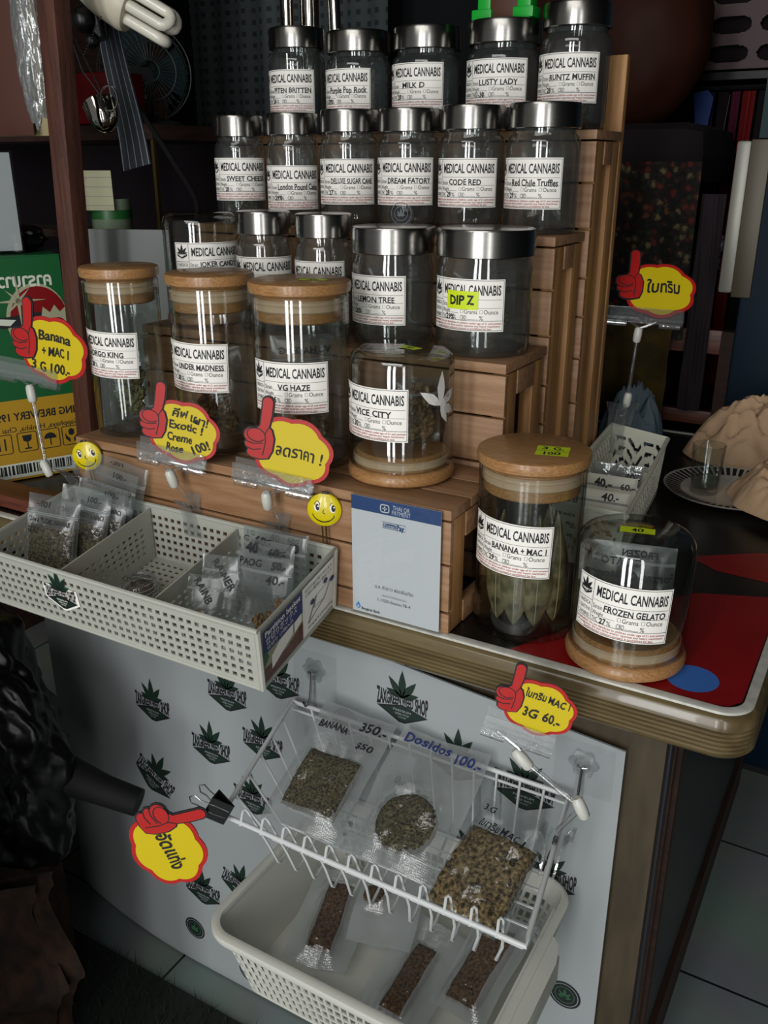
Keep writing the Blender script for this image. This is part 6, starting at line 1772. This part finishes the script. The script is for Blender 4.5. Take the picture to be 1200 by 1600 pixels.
# clamp lamp with bulb, cable, striped strap and metal bell hanging in front of the dark back wall
lamp = empty('clamp_lamp', (-1.175, 0.33, T + 0.80), 'black clamp lamp with pale spiral-tube bulb at the upper left', 'lamp')
L0 = Vector((-1.175, 0.33, T + 0.80))
bx_ = Vector((0.80, 0.35, -0.48)).normalized()
b = MB(); b.tube([(0.0, 0, 0.10), (-0.012, 0, 0.0), (-0.022, 0.0, -0.06), (-0.012, 0.0, -0.10)], [0.02, 0.024, 0.02, 0.014], 12); b.ico((-0.022, -0.022, -0.075), 0.019, 3); b.ico((-0.010, -0.02, -0.105), 0.012, 3); b.ico((-0.012, -0.015, -0.02), 0.03, 3, 0, 0.2, 3, 2); b.build('arm', 'black_plastic', lamp)
zq = bx_.to_track_quat('Z', 'Y').to_matrix()
b = MB(); b.lathe([(0, -0.10), (0.024, -0.10), (0.030, -0.06), (0.038, -0.03), (0.041, 0.012), (0.038, 0.020), (0.034, 0.021), (0, 0.018)], c=(0.040, 0, -0.050), n=28, R=zq); b.build('lamp_base', 'lamp_cream', lamp)
c_ = Vector((0.040, 0, -0.050)) + bx_ * 0.018
s1 = zq @ Vector((1, 0, 0)); s2 = zq @ Vector((0, 1, 0))
for k_ in range(3):
    a_ = 2 * pi * k_ / 3 + 0.5; o_ = (s1 * cos(a_) + s2 * sin(a_)) * 0.019; tn_ = (-s1 * sin(a_) + s2 * cos(a_)) * 0.0115
    b = MB()
    pts = [c_ + o_ + tn_ - bx_ * 0.005, c_ + o_ + tn_ + bx_ * 0.056] + [c_ + o_ + tn_ * cos(pi * i / 6) + bx_ * (0.058 + 0.010 * sin(pi * i / 6)) for i in range(7)] + [c_ + o_ - tn_ + bx_ * 0.056, c_ + o_ - tn_ - bx_ * 0.005]
    b.tube(pts, 0.0088, 12); b.build('bulb_tube', 'lamp_tube', lamp)
b = MB()
for i in range(14): b.ico((0.024 - 0.0034 * i, -0.03, -0.075 - 0.0038 * i), 0.0016, 1)
b.build('bead_chain', 'wire_steel', lamp)
# rail that everything up here hangs from
b = MB(); b.tube([(-2.3, 0.335, T + 0.905), (-0.6, 0.335, T + 0.905)], 0.010, 10); b.box((-0.615, 0.335, T + 1.42), (0.02, 0.02, 1.05)); b.box((-2.29, 0.335, T + 1.42), (0.02, 0.02, 1.05))
tag(b.build('ceiling_rail', 'black_plastic'), 'black rail hung from the ceiling over the crates, above the picture', 'rail')
CTL = [(-1.30, 0.345, 0.880), (-1.285, 0.385, 0.80), (-1.2466, 0.392, 0.727), (-1.205, 0.39, 0.652), (-1.165, 0.385, 0.593), (-1.094, 0.37, 0.522), (-1.016, 0.335, 0.454), (-1.010, 0.300, 0.405), (-1.003, 0.255, 0.345), (-0.990, 0.250, 0.2945)]
b = MB(); pts = []
ctl = [Vector((x_, y_, T + z_)) for x_, y_, z_ in CTL]
for i in range(len(ctl) - 1):
    p0_, p1_, p2_, p3_ = ctl[max(0, i - 1)], ctl[i], ctl[i + 1], ctl[min(len(ctl) - 1, i + 2)]
    for k_ in range(6):
        t_ = k_ / 6
        pts.append(0.5 * ((2 * p1_) + (p2_ - p0_) * t_ + (2 * p0_ - 5 * p1_ + 4 * p2_ - p3_) * t_ ** 2 + (3 * p1_ - p0_ - 3 * p2_ + p3_) * t_ ** 3))
pts.append(ctl[-1])
b.tube(pts, 0.0045, 8)
tag(b.build('cable', 'black_rubber'), 'thick black cable slanting down in front of the dark net curtain', 'cable')
b = MB()
def st(u, v, k_): return Vector((-1.236 + 0.058 * v + (u - 0.5) * (0.034 + 0.030 * v), 0.372 + k_ + 0.003 * sin(9 * v), T + 0.90 - 0.385 * v - 0.012 * (1 - u) * (v > 0.95)))
b.grid(lambda u, v: st(u, v, 0), 8, 24, 0); b.grid(lambda u, v: st(1 - u, v, 0.002), 8, 24, 0)
for uu in (0.04, 0.28, 0.52, 0.76, 0.97):
    b.grid(lambda u, v: st(uu + (u - 0.5) * 0.03, v, -0.0006), 1, 24, 1)
tag(b.build('striped_strap', ['strap_grey', 'strap_line']), 'dark grey fabric strap with thin pale stripes hanging upper left', 'strap')
bell = empty('metal_bell', (-1.168, 0.30, T + 0.620), 'shiny domed metal bell with a ring hanging below the black lamp arm', 'bell')
Rb = Euler((radians(12), radians(150), 0)).to_matrix()
b = MB(); b.lathe([(0, 0.028), (0.010, 0.026), (0.019, 0.018), (0.0245, 0.004), (0.026, -0.014), (0.027, -0.018), (0.0245, -0.018), (0.023, 0.003), (0.017, 0.015), (0, 0.024)], c=(0, 0, -0.032), n=32, R=Rb); b.build('dome', 'chrome', bell)
b = MB(); b.tube([Vector((0.030 + 0.018 * cos(2 * pi * i / 24), -0.012, -0.010 + 0.018 * sin(2 * pi * i / 24))) for i in range(24)], 0.0016, 6, closed=True); b.build('ring', 'chrome', bell)
b = MB(); b.tube([(0, 0, -0.006), (-0.014, -0.02, 0.03), (-0.034, -0.03, 0.11), (-0.036, -0.03, 0.26), (-0.040, 0.02, 0.273)], 0.0010, 6); b.tube([(0.006, 0, -0.006), (-0.02, -0.02, 0.07), (-0.034, -0.03, 0.11)], 0.0010, 6); b.build('hanger', 'wire_steel', bell)
b = MB(); b.box((0, 0, 0.05), (0.12, 0.09, 0.10), bev=0.006)
tag(b.build('red_box', 'red_plastic', loc=(-1.545, 0.685, T + 0.593)), 'red plastic box on the dark case behind the metal bell', 'box')
# net curtain in front of the back wall
drape('net_curtain', -3.1, -2.05, 2.75, 0.02, 2.60, 'grid_cloth', 'dark grey checked net curtain behind the crates', 'curtain', 0.02, 9, 0.5, 0.004)
b = MB(); b.tube([(-3.19, 2.75, 2.62), (-2.02, 2.75, 2.62)], 0.012, 8); b.box((-2.05, 2.75, 2.665), (0.03, 0.03, 0.07))
tag(b.build('curtain_rail', 'black_plastic'), 'dark rail carrying the checked net curtain', 'rail')

# ------------------------------------------------------------------ lower left: black bags, brown cloth, grass mat
def sack(name, parts, mt, label, cat, sub=5):
    b = MB()
    for c_, r_, sc_, amp, fr_, sd_ in parts: b.ico(c_, r_, sub, 0, amp, fr_, sd_, sc_, oct=5)
    return tag(b.build(name, mt, angle=75), label, cat)
bgz = T - 0.27
bb = MB()
bb.ico((-1.16, -0.19, bgz), 0.245, 6, 0, 0.17, 1.9, 3.0, (1.16, 0.55, 1.02), oct=7)
for v_ in bb.v:
    v_.z = min(v_.z, T - 0.020)
    if v_.z < T - 0.415: v_.z = T - 0.415
gbag = bb.build('garbage_bag', 'black_bag', angle=80)
tag(gbag, 'large shiny black plastic bag under the left end of the long basket', 'bag')
b = MB()
b.tube([(-0.97, -0.185, T - 0.245), (-0.90, -0.165, T - 0.272), (-0.84, -0.145, T - 0.293), (-0.792, -0.128, T - 0.307)], [0.040, 0.028, 0.021, 0.019], 18)
b.build('rolled_end', 'black_rubber', gbag)
b = MB()
def bf(u, v):
    a_ = pi * (0.05 + 0.9 * u)
    rr = 0.27 + 0.03 * sin(v * 9 + u * 4) + 0.025 * noise.fractal(Vector((u * 4, v * 5, 2)), 1, 2, 3)
    return Vector((-1.17 - 0.95 * rr * cos(a_) * -1 * -1, -0.19 - 0.60 * rr * sin(a_), 0.036 + v * 0.335))
b.grid(bf, 40, 24); b.grid(lambda u, v: bf(1 - u, v) + Vector((0, 0.03, 0)), 40, 24)
b.box((-1.20, -0.15, 0.200), (0.28, 0.16, 0.330))
tag(b.build('draped_stool', 'brown_fabric', angle=75), 'stool draped in dark brown folded cloth below the black bag', 'stool')
b = MB(); b.box((-1.10, -0.235, 0.004), (0.78, 0.41, 0.008))
rnd = random.Random(9)
for i in range(5200):
    x_, y_ = -1.10 + (rnd.random() - 0.5) * 0.80, -0.235 + (rnd.random() - 0.5) * 0.41
    h_ = rnd.uniform(0.016, 0.032); a_ = rnd.random() * 6.28; lx, ly = rnd.gauss(0, 0.010), rnd.gauss(0, 0.010)
    b.add([(x_ - 0.0012 * cos(a_), y_ - 0.0012 * sin(a_), 0.006), (x_ + 0.0012 * cos(a_), y_ + 0.0012 * sin(a_), 0.006), (x_ + lx, y_ + ly, h_)], [(0, 1, 2)], 0, False)
tag(b.build('grass_mat', 'grass_mat'), 'dark artificial grass mat on the floor at lower left', 'mat', kind='stuff')

# unseen bin added left of the camera's view to shade the printed sheet
bn = empty('shadow_bin', (-1.07, -0.625, 0.0), 'dark bin added unseen beyond the picture edge to shade the printed sheet', 'bin')
b = MB(); b.box((0, 0, 0.36), (0.54, 0.28, 0.70), bev=0.02); b.build('bin_body', 'board_dark', bn)
b = MB(); b.box((0, 0, 0.728), (0.56, 0.30, 0.034), bev=0.01); b.build('lid', 'black_plastic', bn)
for sx in (-0.22, 0.22):
    for sy in (-0.10, 0.10):
        b = MB(); b.lathe([(0, 0), (0.014, 0), (0.014, 0.014), (0, 0.014)], c=(sx, sy, 0), n=14); b.build('foot', 'black_rubber', bn)
